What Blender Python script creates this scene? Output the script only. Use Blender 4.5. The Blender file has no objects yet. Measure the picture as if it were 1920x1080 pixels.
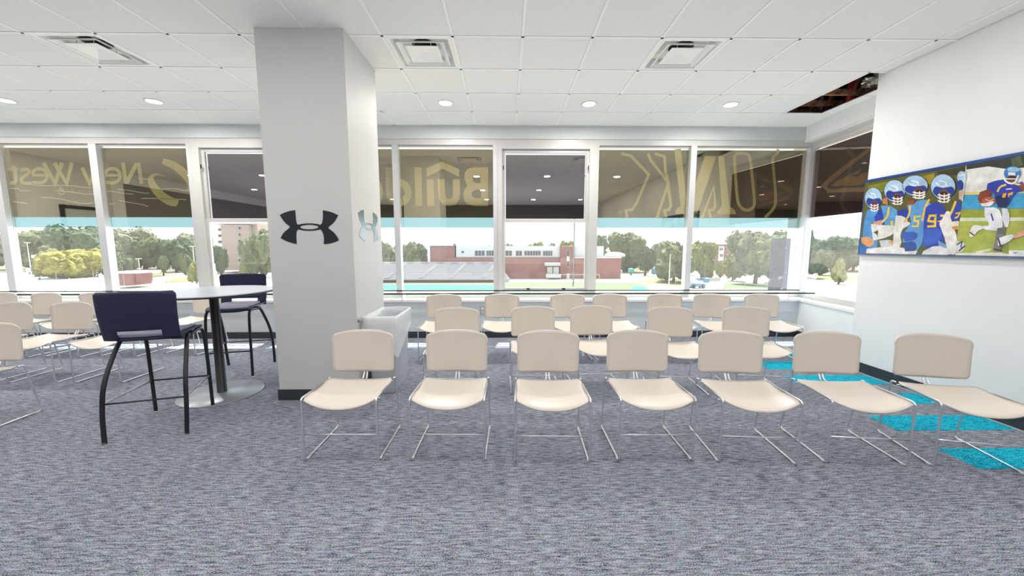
import bpy, bmesh, math, random
from mathutils import Vector, Matrix, noise
from mathutils.geometry import tessellate_polygon
random.seed(4)
PI = math.pi
col = bpy.context.scene.collection
scn = bpy.context.scene

# ------------------------------------------------------------ camera
H = 1.42; FPX = 700.0
PIT = math.atan(79 / FPX); YAW = math.atan(10.5 / FPX * math.cos(PIT))
cd = bpy.data.cameras.new('camera'); cam = bpy.data.objects.new('camera', cd); col.objects.link(cam)
cd.sensor_width = 36; cd.lens = FPX / 1920 * 36; cd.clip_start = 0.05; cd.clip_end = 2000
cam.location = (0, 0, H); cam.rotation_euler = (PI / 2 - PIT, 0, -YAW)
scn.camera = cam
# ------------------------------------------------------------ world, sun, exposure
SKY = 2.0
w = bpy.data.worlds.new('sky'); scn.world = w; w.use_nodes = True
bg = w.node_tree.nodes['Background']; bg.inputs[0].default_value = (0.90, 0.95, 1.0, 1); bg.inputs[1].default_value = SKY
sd = bpy.data.lights.new('sun', 'SUN'); sd.energy = 16; sd.angle = math.radians(0.6); sd.color = (1, .95, .87)
sun = bpy.data.objects.new('sun', sd); col.objects.link(sun)
sun.rotation_euler = (math.radians(-25), math.radians(5), 0)     # high sun in front of the window wall
def area(name, loc, rot, sx, sy, e, c=(1, 1, 1), shape='RECTANGLE'):
    l = bpy.data.lights.new(name, 'AREA'); l.shape = shape; l.size = sx; l.size_y = sy; l.energy = e; l.color = c
    o = bpy.data.objects.new(name, l); col.objects.link(o); o.location = loc; o.rotation_euler = rot
    return o
# added fill light washing the ceiling from behind the camera, no real fixture
area('rear_uplight', (-2.7, -1.6, .9), (PI, 0, 0), 11, 5, 120, (1, .98, .96))
DOWN = 10.0
vs = scn.view_settings
vs.view_transform = 'Standard'; vs.look = 'None'; vs.gamma = 1; vs.use_curve_mapping = False; vs.exposure = 0.2
scn.cycles.max_bounces = 8; scn.cycles.diffuse_bounces = 5; scn.cycles.transparent_max_bounces = 16
scn.cycles.use_denoising = True; scn.cycles.sample_clamp_indirect = 6
try: scn.cycles.denoiser = 'OPENIMAGEDENOISE'
except Exception: pass

# ------------------------------------------------------------ picture measurements to points of the real planes
cy_, sy_, cp_, sp_ = math.cos(YAW), math.sin(YAW), math.cos(PIT), math.sin(PIT)
FW = Vector((sy_ * cp_, cy_ * cp_, -sp_)); RT = Vector((cy_, -sy_, 0)); UP = RT.cross(FW); CAM = Vector((0, 0, H))
def ray(x, y): return FW + RT * ((x - 960) / FPX) + UP * ((540 - y) / FPX)
def onz(x, y, z): r = ray(x, y); return CAM + r * ((z - H) / r.z)
def ony(x, y, Y): r = ray(x, y); return CAM + r * (Y / r.y)
def onx(x, y, X): r = ray(x, y); return CAM + r * (X / r.x)

# ------------------------------------------------------------ materials
MATS = {}
def mat(name, c, rough=.6, metal=0.0, var=0.0, scale=8.0, bump=0.0, spec=.5, emit=None, stretch=None, c2=None, trans=0):
    if name in MATS: return MATS[name]
    m = bpy.data.materials.new(name); m.use_nodes = True; nt = m.node_tree; b = nt.nodes['Principled BSDF']
    b.inputs['Base Color'].default_value = (*c, 1); b.inputs['Roughness'].default_value = rough
    b.inputs['Metallic'].default_value = metal; b.inputs['Specular IOR Level'].default_value = spec
    if emit: b.inputs['Emission Color'].default_value = (*c, 1); b.inputs['Emission Strength'].default_value = emit
    if var or bump or c2:
        tc = nt.nodes.new('ShaderNodeTexCoord'); mp = nt.nodes.new('ShaderNodeMapping'); nz = nt.nodes.new('ShaderNodeTexNoise')
        nt.links.new(tc.outputs['Object'], mp.inputs[0]); nt.links.new(mp.outputs[0], nz.inputs['Vector'])
        mp.inputs['Scale'].default_value = stretch or (1, 1, 1)
        nz.inputs['Scale'].default_value = scale; nz.inputs['Detail'].default_value = 5
        if var or c2:
            rp = nt.nodes.new('ShaderNodeValToRGB'); e = rp.color_ramp.elements
            e[0].position = .35; e[1].position = .65
            lo = c2 if c2 else tuple(max(0, v * (1 - var)) for v in c); hi = c if c2 else tuple(min(1, v * (1 + var)) for v in c)
            e[0].color = (*lo, 1); e[1].color = (*hi, 1)
            nt.links.new(nz.outputs['Fac'], rp.inputs[0]); nt.links.new(rp.outputs[0], b.inputs['Base Color'])
        if bump:
            bp = nt.nodes.new('ShaderNodeBump'); bp.inputs['Strength'].default_value = bump; bp.inputs['Distance'].default_value = .01
            nt.links.new(nz.outputs['Fac'], bp.inputs['Height']); nt.links.new(bp.outputs[0], b.inputs['Normal'])
    MATS[name] = m; return m
def carpet(name, dark, light, fleck, k=1.0):
    m = bpy.data.materials.new(name); m.use_nodes = True; nt = m.node_tree; b = nt.nodes['Principled BSDF']
    b.inputs['Roughness'].default_value = 1; b.inputs['Specular IOR Level'].default_value = .05
    tc = nt.nodes.new('ShaderNodeTexCoord')
    def nz(sc, st, det=4):
        mp = nt.nodes.new('ShaderNodeMapping'); mp.inputs['Scale'].default_value = st; n = nt.nodes.new('ShaderNodeTexNoise')
        n.inputs['Scale'].default_value = sc; n.inputs['Detail'].default_value = det
        nt.links.new(tc.outputs['Object'], mp.inputs[0]); nt.links.new(mp.outputs[0], n.inputs['Vector']); return n
    a = nz(13, (1, 7, 1), 8); f = nz(170, (1, 1.6, 1), 2); h = nz(60, (.4, 3.0, 1), 3); g = nz(.8, (1, 1, 1), 2)
    mx = nt.nodes.new('ShaderNodeMath'); mx.operation = 'MULTIPLY_ADD'; mx.inputs[1].default_value = 1.35
    nt.links.new(f.outputs['Fac'], mx.inputs[0]); nt.links.new(a.outputs['Fac'], mx.inputs[2])
    m2 = nt.nodes.new('ShaderNodeMath'); m2.operation = 'MULTIPLY_ADD'; m2.inputs[1].default_value = .4
    nt.links.new(h.outputs['Fac'], m2.inputs[0]); nt.links.new(mx.outputs[0], m2.inputs[2])
    rp = nt.nodes.new('ShaderNodeValToRGB'); e = rp.color_ramp.elements
    e[0].position = .56; e[0].color = (*dark, 1); e[1].position = .80; e[1].color = (*light, 1)
    ml = nt.nodes.new('ShaderNodeMath'); ml.operation = 'MULTIPLY'; ml.inputs[1].default_value = .5
    nt.links.new(m2.outputs[0], ml.inputs[0]); nt.links.new(ml.outputs[0], rp.inputs[0])
    mc = nt.nodes.new('ShaderNodeMix'); mc.data_type = 'RGBA'; nt.links.new(rp.outputs[0], mc.inputs[6])
    f2 = nz(120, (1, 1.5, 1), 1); r2 = nt.nodes.new('ShaderNodeValToRGB'); r2.color_ramp.elements[0].position = .55; r2.color_ramp.elements[1].position = .72
    nt.links.new(f2.outputs['Fac'], r2.inputs[0]); k2 = nt.nodes.new('ShaderNodeMath'); k2.operation = 'MULTIPLY'; k2.inputs[1].default_value = .5
    nt.links.new(r2.outputs[0], k2.inputs[0]); nt.links.new(k2.outputs[0], mc.inputs[0]); mc.inputs[7].default_value = (*fleck, 1)
    f3 = nz(150, (1, 1.4, 1), 1); m3 = nt.nodes.new('ShaderNodeMix'); m3.data_type = 'RGBA'; m3.blend_type = 'OVERLAY'; m3.inputs[0].default_value = .75
    nt.links.new(mc.outputs[2], m3.inputs[6]); nt.links.new(f3.outputs['Color'], m3.inputs[7])
    nt.links.new(m3.outputs[2], b.inputs['Base Color'])
    bp = nt.nodes.new('ShaderNodeBump'); bp.inputs['Strength'].default_value = .5; bp.inputs['Distance'].default_value = .004
    nt.links.new(f.outputs['Fac'], bp.inputs['Height']); nt.links.new(bp.outputs[0], b.inputs['Normal'])
    return m
def seethrough(name, tint, gloss, dust=0.0, rough=.0, dustc=(1, 1, 1), gc=(1, .97, .93)):
    m = bpy.data.materials.new(name); m.use_nodes = True; nt = m.node_tree; nt.nodes.remove(nt.nodes['Principled BSDF'])
    out = nt.nodes['Material Output']; t = nt.nodes.new('ShaderNodeBsdfTransparent'); t.inputs[0].default_value = (*tint, 1)
    last = t
    if dust:
        d = nt.nodes.new('ShaderNodeBsdfTranslucent'); d.inputs[0].default_value = (*dustc, 1)
        x = nt.nodes.new('ShaderNodeMixShader'); x.inputs[0].default_value = dust
        nt.links.new(t.outputs[0], x.inputs[1]); nt.links.new(d.outputs[0], x.inputs[2]); last = x
    g = nt.nodes.new('ShaderNodeBsdfGlossy'); g.inputs['Roughness'].default_value = rough; g.inputs[0].default_value = (*gc, 1)
    x = nt.nodes.new('ShaderNodeMixShader'); x.inputs[0].default_value = gloss
    nt.links.new(last.outputs[0], x.inputs[1]); nt.links.new(g.outputs[0], x.inputs[2]); nt.links.new(x.outputs[0], out.inputs[0])
    MATS[name] = m; return m
M = {}
M['wall'] = mat('white wall paint', (.86, .865, .875), .7, var=.015, scale=2)
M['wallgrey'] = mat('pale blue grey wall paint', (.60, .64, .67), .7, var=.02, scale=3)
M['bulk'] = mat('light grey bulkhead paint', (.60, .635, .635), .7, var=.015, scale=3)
M['column'] = mat('warm light grey column paint', (.615, .612, .605), .6, var=.02, scale=1.5)
M['base'] = mat('charcoal rubber baseboard', (.035, .04, .05), .45)
M['tile'] = mat('white mineral fibre ceiling tile', (.86, .85, .84), .95, var=.03, scale=120, bump=.25)
M['tbar'] = mat('white enamelled ceiling grid', (.93, .93, .92), .5)
M['plenum'] = mat('dark plenum deck', (.07, .035, .022), .9, var=.5, scale=6)
M['carpet'] = carpet('slate carpet', (.022, .028, .042), (.42, .455, .53), (.44, .38, .42))
M['teal'] = carpet('turquoise carpet', (.0, .10, .25), (.02, .66, .82), (.15, .70, .85))
M['frame'] = mat('off white painted window frame', (.56, .545, .53), .4, var=.02, scale=4)
M['silver'] = mat('satin aluminium mullion', (.62, .62, .63), .4, .3)
M['glass'] = seethrough('window glass', (.985, .995, .995), .04, .012)
M['filmglass'] = seethrough('reflective window glass', (.85, .85, .80), .26, gc=(1, .92, .72))
M['filmglasss'] = seethrough('reflective sash glass', (.8, .8, .8), .22, gc=(1, .92, .95))
M['filmglassr'] = seethrough('smoked window glass', (.8, .76, .74), .12, gc=(1, .85, .8))
M['film'] = mat('dark olive window film', (.018, .016, .010), .6)
M['filmp'] = mat('dark plum window film', (.016, .012, .02), .6)
M['letter'] = mat('olive gold film lettering', (.62, .54, .24), .7, var=.05, scale=4)
M['letterdim'] = mat('dim olive film lettering', (.36, .31, .15), .7)
M['logotan'] = mat('tan film print', (.27, .175, .08), .7)
M['logonavy'] = mat('navy film print', (.02, .045, .07), .6)
M['crease'] = mat('white film crease', (.9, .9, .85), .5)  # shared by painted reflection streaks and the emblem's white mark
M['tealfilm'] = seethrough('pale teal film border', (.47, .60, .60), .03)
M['sill'] = mat('white laminate sill', (.86, .84, .82), .45)
M['ledge'] = seethrough('pale glass ledge', (.93, .985, .98), .08, .04)
M['black'] = mat('black edge trim', (.012, .014, .015), .4)
M['shell'] = mat('ivory plastic', (.75, .68, .60), .3, var=.012, scale=3)
M['chrome'] = mat('chromed steel rod', (.86, .86, .88), .28, 1.0)
M['glide'] = mat('clear plastic glide', (.85, .85, .82), .4)
M['navy'] = mat('dark navy plastic shell', (.014, .016, .055), .42)
M['pad'] = mat('grey violet seat pad', (.27, .27, .38), .7, var=.1, scale=60)
M['leg'] = mat('black powder coated tube', (.013, .013, .018), .35)
M['rest'] = mat('satin steel footrest', (.5, .5, .52), .3, .8)
M['ttop'] = mat('pale grey table top', (.52, .56, .62), .3)
M['tbase'] = mat('satin grey table base', (.33, .36, .40), .35, .4)
M['bin'] = mat('pale grey bin plastic', (.62, .67, .70), .5)
M['bag'] = mat('clear bin liner', (.90, .91, .94), .22, bump=.6, scale=14); M['bag'].node_tree.nodes['Principled BSDF'].inputs['Alpha'].default_value = .62
M['white'] = mat('white enamel', (.9, .9, .89), .4)
M['duct'] = mat('black duct throat', (.01, .008, .008), .8)
M['lampdisc'] = mat('lit downlight lens', (1, .97, .93), .5, emit=6)
M['logoblack'] = mat('black blue vinyl', (.010, .014, .025), .35)
M['logosilver'] = mat('brushed silver vinyl', (.45, .5, .53), .28, .9, var=.2, scale=2)
M['outlet'] = mat('brushed steel outlet plate', (.5, .5, .5), .4, .5)
M['redpipe'] = mat('red sprinkler pipe', (.6, .02, .012), .4)
M['wood'] = mat('brown timber joist', (.30, .13, .07), .8, var=.5, scale=20)
M['foil'] = mat('crumpled foil insulation', (.75, .72, .66), .25, .9, bump=1.0, scale=30)
M['pole_'] = mat('grey strut', (.3, .28, .25), .7)
M['yellow'] = mat('yellow insulation', (.6, .45, .12), .9)

# ------------------------------------------------------------ mesh helpers
def link(name, me, m=None, parent=None, smooth=False):
    if m: me.materials.append(m)
    if smooth:
        for p in me.polygons: p.use_smooth = True
    o = bpy.data.objects.new(name, me); col.objects.link(o)
    if parent: o.parent = parent
    return o
def obj(name, bm, m=None, parent=None, smooth=False):
    bmesh.ops.recalc_face_normals(bm, faces=bm.faces)
    me = bpy.data.meshes.new(name); bm.to_mesh(me); bm.free()
    return link(name, me, m, parent, smooth)
def tag(o, label=None, cat=None, group=None, kind=None):
    if label: o['label'] = label
    if cat: o['category'] = cat
    if group: o['group'] = group
    if kind: o['kind'] = kind
    return o
def empty(name, loc=(0, 0, 0), rz=0):
    o = bpy.data.objects.new(name, None); col.objects.link(o); o.location = loc; o.rotation_euler = (0, 0, rz); o.empty_display_size = .1
    return o
def box(bm, a, b):
    vs_ = [bm.verts.new((x, y, z)) for x in (a[0], b[0]) for y in (a[1], b[1]) for z in (a[2], b[2])]
    for f in ((0, 1, 3, 2), (4, 6, 7, 5), (0, 4, 5, 1), (2, 3, 7, 6), (0, 2, 6, 4), (1, 5, 7, 3)): bm.faces.new([vs_[i] for i in f])
    return vs_
def bx(name, a, b, m, parent=None, bev=0):
    bm = bmesh.new(); box(bm, a, b)
    if bev: bmesh.ops.bevel(bm, geom=bm.edges[:], offset=bev, segments=2, affect='EDGES')
    return obj(name, bm, m, parent)
def prism(bm, pts, z0, z1):       # pts counter-clockwise outline in xy
    lo = [bm.verts.new((x, y, z0)) for x, y in pts]; hi = [bm.verts.new((x, y, z1)) for x, y in pts]
    bm.faces.new(lo[::-1]); bm.faces.new(hi); n = len(pts)
    for i in range(n): bm.faces.new((lo[i], lo[(i + 1) % n], hi[(i + 1) % n], hi[i]))
def roundpath(pts, r=.03, n=4, closed=False):
    pts = [Vector(p) for p in pts]; out = []; N = len(pts)
    for i, p in enumerate(pts):
        if not closed and i in (0, N - 1): out.append(p); continue
        a, b = pts[(i - 1) % N], pts[(i + 1) % N]; d1 = (a - p); d2 = (b - p)
        q = min(r, d1.length * .45, d2.length * .45); s = p + d1.normalized() * q; e = p + d2.normalized() * q
        for k in range(n + 1):
            t = k / n; out.append(s * (1 - t) ** 2 + p * 2 * t * (1 - t) + e * t * t)
    return out
def tube(bm, pts, r, seg=8, closed=False):
    pts = [Vector(p) for p in pts]; N = len(pts); rings = []; up = Vector((0, 0, 1)); prev = None
    rr = r if isinstance(r, (list, tuple)) else [r] * N
    for i in range(N):
        if closed: t = pts[(i + 1) % N] - pts[i - 1]
        else: t = pts[min(i + 1, N - 1)] - pts[max(i - 1, 0)]
        t.normalize()
        if prev is None:
            u = t.cross(Vector((1, 0, 0)) if abs(t.x) < .9 else up).normalized()
        else: u = (prev - t * prev.dot(t)).normalized()
        prev = u; v = t.cross(u)
        rings.append([bm.verts.new(pts[i] + (u * math.cos(a) + v * math.sin(a)) * rr[i]) for a in [2 * PI * k / seg for k in range(seg)]])
    for i in range(N if closed else N - 1):
        A, B = rings[i], rings[(i + 1) % N]
        for k in range(seg): bm.faces.new((A[k], A[(k + 1) % seg], B[(k + 1) % seg], B[k]))
    if not closed: bm.faces.new(rings[0][::-1]); bm.faces.new(rings[-1])
def lathe(bm, prof, c=(0, 0), seg=32):
    rings = []
    for r, z in prof: rings.append([bm.verts.new((c[0] + max(r, 1e-4) * math.cos(2 * PI * k / seg), c[1] + max(r, 1e-4) * math.sin(2 * PI * k / seg), z)) for k in range(seg)])
    for A, B in zip(rings, rings[1:]):
        for k in range(seg): bm.faces.new((A[k], A[(k + 1) % seg], B[(k + 1) % seg], B[k]))
    bm.faces.new(rings[0]); bm.faces.new(rings[-1])
def sheet(bm, f, nu, nv, th, skip=None):      # f(u,v) -> point; a sheet with thickness
    P = [[Vector(f(i / nu, j / nv)) for j in range(nv + 1)] for i in range(nu + 1)]
    def nrm(i, j):
        a = P[min(i + 1, nu)][j] - P[max(i - 1, 0)][j]; b = P[i][min(j + 1, nv)] - P[i][max(j - 1, 0)]; return a.cross(b).normalized()
    T = {}; B = {}
    for i in range(nu + 1):
        for j in range(nv + 1):
            n = nrm(i, j) * th / 2; T[i, j] = bm.verts.new(P[i][j] + n); B[i, j] = bm.verts.new(P[i][j] - n)
    cells = {(i, j) for i in range(nu) for j in range(nv) if not (skip and skip((i + .5) / nu, (j + .5) / nv))}
    for i, j in cells:
        c = [(i, j), (i + 1, j), (i + 1, j + 1), (i, j + 1)]
        bm.faces.new([T[q] for q in c]); bm.faces.new([B[q] for q in c[::-1]])
        for k, (di, dj) in enumerate(((0, -1), (1, 0), (0, 1), (-1, 0))):
            if (i + di, j + dj) not in cells:
                a, b = c[k], c[(k + 1) % 4]; bm.faces.new((T[b], T[a], B[a], B[b]))
    for v in [v for v in bm.verts if not v.link_faces]: bm.verts.remove(v)
def flat(bm, loops, n, th, mi=0):      # filled outline with holes: world points, thickness th along n
    loops = [[Vector(p) for p in l] for l in loops]
    tris = tessellate_polygon(loops); allp = [p for l in loops for p in l]; n = Vector(n) * th
    lo = [bm.verts.new(p) for p in allp]; hi = [bm.verts.new(p + n) for p in allp]
    for t in tris:
        try:
            f = bm.faces.new([hi[i] for i in t]); f.material_index = mi
            f = bm.faces.new([lo[i] for i in t][::-1]); f.material_index = mi
        except ValueError: pass
    k = 0
    for l in loops:
        m_ = len(l)
        for i in range(m_):
            try: f = bm.faces.new((lo[k + i], lo[k + (i + 1) % m_], hi[k + (i + 1) % m_], hi[k + i])); f.material_index = mi
            except ValueError: pass
        k += m_
def ribbon(pts, w_):      # 2-D outline of a stroke
    pts = [Vector((a, b)) for a, b in pts]; L = []; R = []; N = len(pts)
    for i, p in enumerate(pts):
        a = (p - pts[i - 1]).normalized() if i else None; b = (pts[i + 1] - p).normalized() if i < N - 1 else None
        if a is None: a = b
        if b is None: b = a
        t = (a + b); t = t.normalized() if t.length > .1 else a
        nn = Vector((-t.y, t.x)); k = w_ / 2 / max(.5, nn.dot(Vector((-a.y, a.x)))); L.append(p + nn * k); R.append(p - nn * k)
    return [tuple(p) for p in L + R[::-1]]
def smooth2(pts, it=2):
    for _ in range(it):
        q = [pts[0]]
        for a, b in zip(pts, pts[1:]): q += [(a[0] * .75 + b[0] * .25, a[1] * .75 + b[1] * .25), (a[0] * .25 + b[0] * .75, a[1] * .25 + b[1] * .75)]
        pts = q + [pts[-1]]
    return pts
def ell(cx, cy, rx, ry, n=24, a0=0, a1=2 * PI): return [(cx + rx * math.cos(a0 + (a1 - a0) * k / n), cy + ry * math.sin(a0 + (a1 - a0) * k / n)) for k in range(n)]
def kids(o): return [c for c in bpy.data.objects if c.parent == o]
def copy_tree(o, parent=None, tree=None):
    c = o.copy(); col.objects.link(c); c.parent = parent
    for ch in tree[o.name] if tree else kids(o): copy_tree(ch, c, tree)
    return c
def treemap(o):
    d = {}
    def rec(q): d[q.name] = kids(q); [rec(k) for k in d[q.name]]
    rec(o); return d

# ============================================================ THE SETTING
CZ = 3.224; XL = -9.5; XR = 3.99; YB = 5.87; YR = -5.0; YP = 4.17; YW = 5.70
def XF(Y): return 4.585 - .11 * (YB - Y)         # face of the splayed wall under the corner window
def struct(o): o['kind'] = 'structure'; return o
bm = bmesh.new(); prism(bm, [(XL, YR), (XR + .01, YR), (XR + .01, YP), (XF(YP), YP), (XF(YW), YW), (XF(YB), YB + .1), (XL, YB + .1)], -.12, 0)
floor = struct(obj('floor', bm, M['carpet']))
for a, b in ((2.20, 2.44), (2.70, 2.95), (3.18, 3.42), (3.66, 3.93), (4.14, 4.43), (4.64, 4.94)):
    x1 = 3.97 if b < YP else XF(a) - .03
    o = bx('carpet_plank', (3.03, a, 0), (x1, b, .002), M['teal'], floor)
# walls
struct(bx('wall_right', (XR, YR, 0), (XR + .75, YP, CZ + .5), M['wall']))
bm = bmesh.new(); prism(bm, [(XF(YP), YP), (XF(YP) + .3, YP), (XF(YW) + .3, YW), (XF(YW), YW)], 0, .565); struct(obj('wall_corner', bm, M['wall']))
struct(bx('wall_back', (XL, YW, 0), (XF(YW) + .3, YW + .42, .565), M['wallgrey']))
struct(bx('wall_left', (XL - .15, YR, 0), (XL, YB + .2, CZ + .5), M['wall']))
struct(bx('wall_rear', (XL - .15, YR - .15, 0), (XR + .2, YR, CZ + .5), mat('dark taupe rear wall', (.13, .115, .11), .8)))
bk = struct(bx('wall_back_bulkhead', (XL, YB, 3.03), (4.585, YB + .25, CZ + .02), M['bulk']))
bm = bmesh.new(); prism(bm, [(XF(YP), YP), (XF(YP) + .35, YP), (XF(YB) + .35, YB + .25), (XF(YB), YB + .25), (XF(YB), YB)], 3.0, CZ + .02); struct(obj('wall_corner_bulkhead', bm, M['wall']))
bx_l = struct(bx('wall_left_panel', (XL, YR, 0), (XL + .03, 2.3, 2.95), mat('mid grey wall panel', (.20, .19, .18), .7)))
dr = struct(empty('door_1', (XL, 3.25, 0)))
for a, b in (((0, -.47, 0), (.04, -.40, 2.3)), ((0, .40, 0), (.04, .47, 2.3)), ((0, -.40, 2.23), (.04, .40, 2.3))): bx('door_frame', a, b, M['black'], dr)
bx('door_leaf', (0, -.40, 0), (.02, .40, 2.23), M['bulk'], dr); bx('handle', (.02, .3, 1.0), (.06, .33, 1.12), M['silver'], dr)
# baseboards
struct(bx('baseboard_back', (XL, YW - .012, 0), (XF(YW), YW, .10), M['base']))
struct(bx('baseboard_right', (XR - .012, YR, 0), (XR, YP, .115), M['base']))
struct(bx('trim_1', (XR - .03, YR, 0), (XR - .012, YP, .006), M['silver']))
bm = bmesh.new(); prism(bm, [(XF(YP), YP), (XF(YW), YW), (XF(YW) - .012, YW), (XF(YP) - .012, YP)], 0, .10); struct(obj('baseboard_corner', bm, M['base']))
# sills
bm = bmesh.new(); box(bm, (XL, YW - .03, .565), (XF(YW) + .25, 5.98, .60)); struct(obj('trim_2', bm, M['sill']))
bm = bmesh.new(); prism(bm, [(XF(YP) - .025, YP), (XF(YP) + .3, YP), (XF(YW) + .3, YW), (XF(YW) - .025, YW)], .566, .601); struct(obj('trim_3', bm, M['sill']))
# thin raised ledge in front of the glass
lg = empty('window_ledge', (0, YW, .6)); tag(lg, 'long thin pale glass ledge with black edges running above the sill under the windows', 'ledge')
def L_(x, y, z): return (x, y - YW, z - .6)
bx('shelf', L_(XL + .01, 5.62, .694), L_(4.72, 5.90, .706), M['ledge'], lg)
bx('front_edge', L_(XL + .01, 5.608, .688), L_(4.735, 5.62, .709), M['black'], lg)
bx('back_edge', L_(XL + .01, 5.88, .706), L_(4.70, 5.893, .722), M['black'], lg)
for i, x in enumerate((-7.6, -6.1, -4.6, -3.1, -1.6, -.1, 1.4, 2.9, 4.35)): bx('bracket', L_(x, 5.66, .6), L_(x + .02, 5.86, .694), M['sill'] if i != 4 else M['sill'], lg)

# ---- windows
YF = 5.90; YG = 5.965; YFI = 5.985
def pxX(x, y, Y=YF): return ony(x, y, Y).x
ZT = 2.945; ZB = .66
FB = ony(850, 408, YFI).z; TB = ony(850, 427, YFI).z; FT = ony(850, 280, YFI).z
struct(bx('trim_4', (XL, YF - .012, ZT), (4.72, YF + .10, 3.03), M['frame']))
struct(bx('trim_5', (XL, YF - .005, ZB - .06), (4.72, YF + .10, ZB + .03), M['frame']))
mul = [(-3, 12), (182, 196), (361, 367), None, (739, 749.5), (925, 934), (1112, 1120), (1289.5, 1300), (1508.5, 1519)]
ML = []
for q in mul:
    if q is None: ML.append((-3.31, -3.22)); continue
    ML.append((pxX(q[0], 405), pxX(q[1], 405)))
ML = [(-9.4, -9.3)] + ML
wins = []
for i in range(len(ML) - 1):
    x0, x1 = ML[i][1], ML[i + 1][0]; op = i in (3, 6)
    wi = empty('window_%d' % (i + 1), ((x0 + x1) / 2, YF, ZB)); struct(wi); wins.append((wi, x0, x1))
    ox, oy, oz = wi.location
    def bl(name, a, b, m): return bx(name, (a[0] - ox, a[1] - oy, a[2] - oz), (b[0] - ox, b[1] - oy, b[2] - oz), m, wi)
    bl('mullion', (ML[i + 1][0], YF - .01 if not op else YF - .02, ZB), (ML[i + 1][1], YF + .10, ZT), M['silver'] if not op else M['frame'])
    if not op:
        bl('glass_pane', (x0, YG, ZB), (x1, YG + .006, FB), M['glass'])
        bl('glass_pane', (x0, YG, FB), (x1, YG + .006, ZT), M['filmglass'])
        bl('film', (x0, YFI, FB), (x1, YFI + .003, FT), M['film'])
        bl('film_border', (x0, YFI, TB), (x1, YFI + .002, FB), M['tealfilm'])
        bl('glazing_bead', (x0, YF + .03, ZT - .02), (x1, YG, ZT), M['frame'])
    else:
        if i == 6: s0, s1 = pxX(947, 400), pxX(1098, 400)
        else: s0, s1 = pxX(390, 400), x1 - .10
        zt = ony(1020, 286, YF).z; zm0 = ony(1020, 417, YF).z; zm1 = ony(1020, 407, YF).z; zb = ony(1020, 539, YF).z
        bm = bmesh.new()
        for a, b in (((x0, YF - .02, ZB), (s0 - .045, YF + .09, ZT)), ((s1 + .045, YF - .02, ZB), (x1, YF + .09, ZT)), ((s0 - .045, YF - .02, zt + .05), (s1 + .045, YF + .09, ZT)), ((s0 - .045, YF - .02, ZB), (s1 + .045, YF + .09, zb - .05))):
            box(bm, (a[0] - ox, a[1] - oy, a[2] - oz), (b[0] - ox, b[1] - oy, b[2] - oz))
        obj('sash_frame', bm, M['frame'], wi)
        for nm, lo, hi, dy in (('upper_sash', zm1 - .03, zt, .03), ('lower_sash', zb, zm0, .0)):
            bm = bmesh.new()
            for a, b in (((s0 - .045, lo - .05), (s0, hi + .05)), ((s1, lo - .05), (s1 + .045, hi + .05)), ((s0, hi), (s1, hi + .05)), ((s0, lo - .05), (s1, lo))):
                box(bm, (a[0] - ox, YF + dy - oy, a[1] - oz), (b[0] - ox, YF + dy + .035 - oy, b[1] - oz))
            sh = obj(nm, bm, M['frame'], wi)
            bx('glass_pane', (s0 - ox, YF + dy + .015 - oy, lo - oz), (s1 - ox, YF + dy + .02 - oy, hi - oz), M['filmglasss'] if nm[0] == 'u' else M['glass'], sh)
            if nm[0] == 'u': bx('film', (s0 + .012 - ox, YF + dy + .04 - oy, lo + .01 - oz), (s1 - .012 - ox, YF + dy + .043 - oy, hi - .02 - oz), M['filmp'], sh)
            else:
                for fx in (.27, .72): bx('sash_lift', (s0 + (s1 - s0) * fx - ox, YF - .012 - oy, lo - .03 - oz), (s0 + (s1 - s0) * fx + .05 - ox, YF - oy, lo - .012 - oz), M['black'], sh)
                for sx in (s0 - .03, s1 + .015): bx('latch', (sx - ox, YF - .03 - oy, zt - .26 - oz), (sx + .014 - ox, YF - .02 - oy, zt - .20 - oz), M['black'], sh)
# corner window in the splayed wall
cw = empty('window_9', (XF(YP) + .17, YP, ZB)); struct(cw)
A = Vector((4.735, YF + .02, 0)); Bv = Vector((XF(YP) + .17, YP - .05, 0)); dv = (Bv - A).normalized(); nv = Vector((dv.y, -dv.x, 0)); nv = nv if nv.x > 0 else -nv
def cslab(name, s0, s1, z0, z1, d0, d1, m):
    bm = bmesh.new(); p = [A + dv * s0 + nv * d0, A + dv * s1 + nv * d0, A + dv * s1 + nv * d1, A + dv * s0 + nv * d1]
    prism(bm, [((q - cw.location).x, (q - cw.location).y) for q in p], z0 - ZB, z1 - ZB); return obj(name, bm, m, cw)
LL = (Bv - A).length
cslab('frame_head', 0, LL, 2.90, 3.0, -.02, .08, M['frame'])
cslab('frame_head', 0, LL, 2.965, 3.0, -.045, -.02, M['frame'])
cslab('frame_foot', 0, LL, .60, .68, 0, .08, M['frame'])
cslab('mullion', -.04, .035, .60, 3.0, -.02, .08, M['silver'])
cslab('glass_pane', .035, LL, .68, 1.86, .03, .036, M['glass'])
cslab('glass_pane', .035, LL, 1.86, 2.90, .03, .036, M['filmglassr'])
cslab('film', .035, LL, 1.86, 2.88, .05, .053, M['filmp'])
def onc(x, y, d=.049):
    r = ray(x, y); p0 = A + nv * d; t = ((p0 - Vector((0, 0, 0))).dot(nv)) / r.dot(nv); return CAM + r * t

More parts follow.
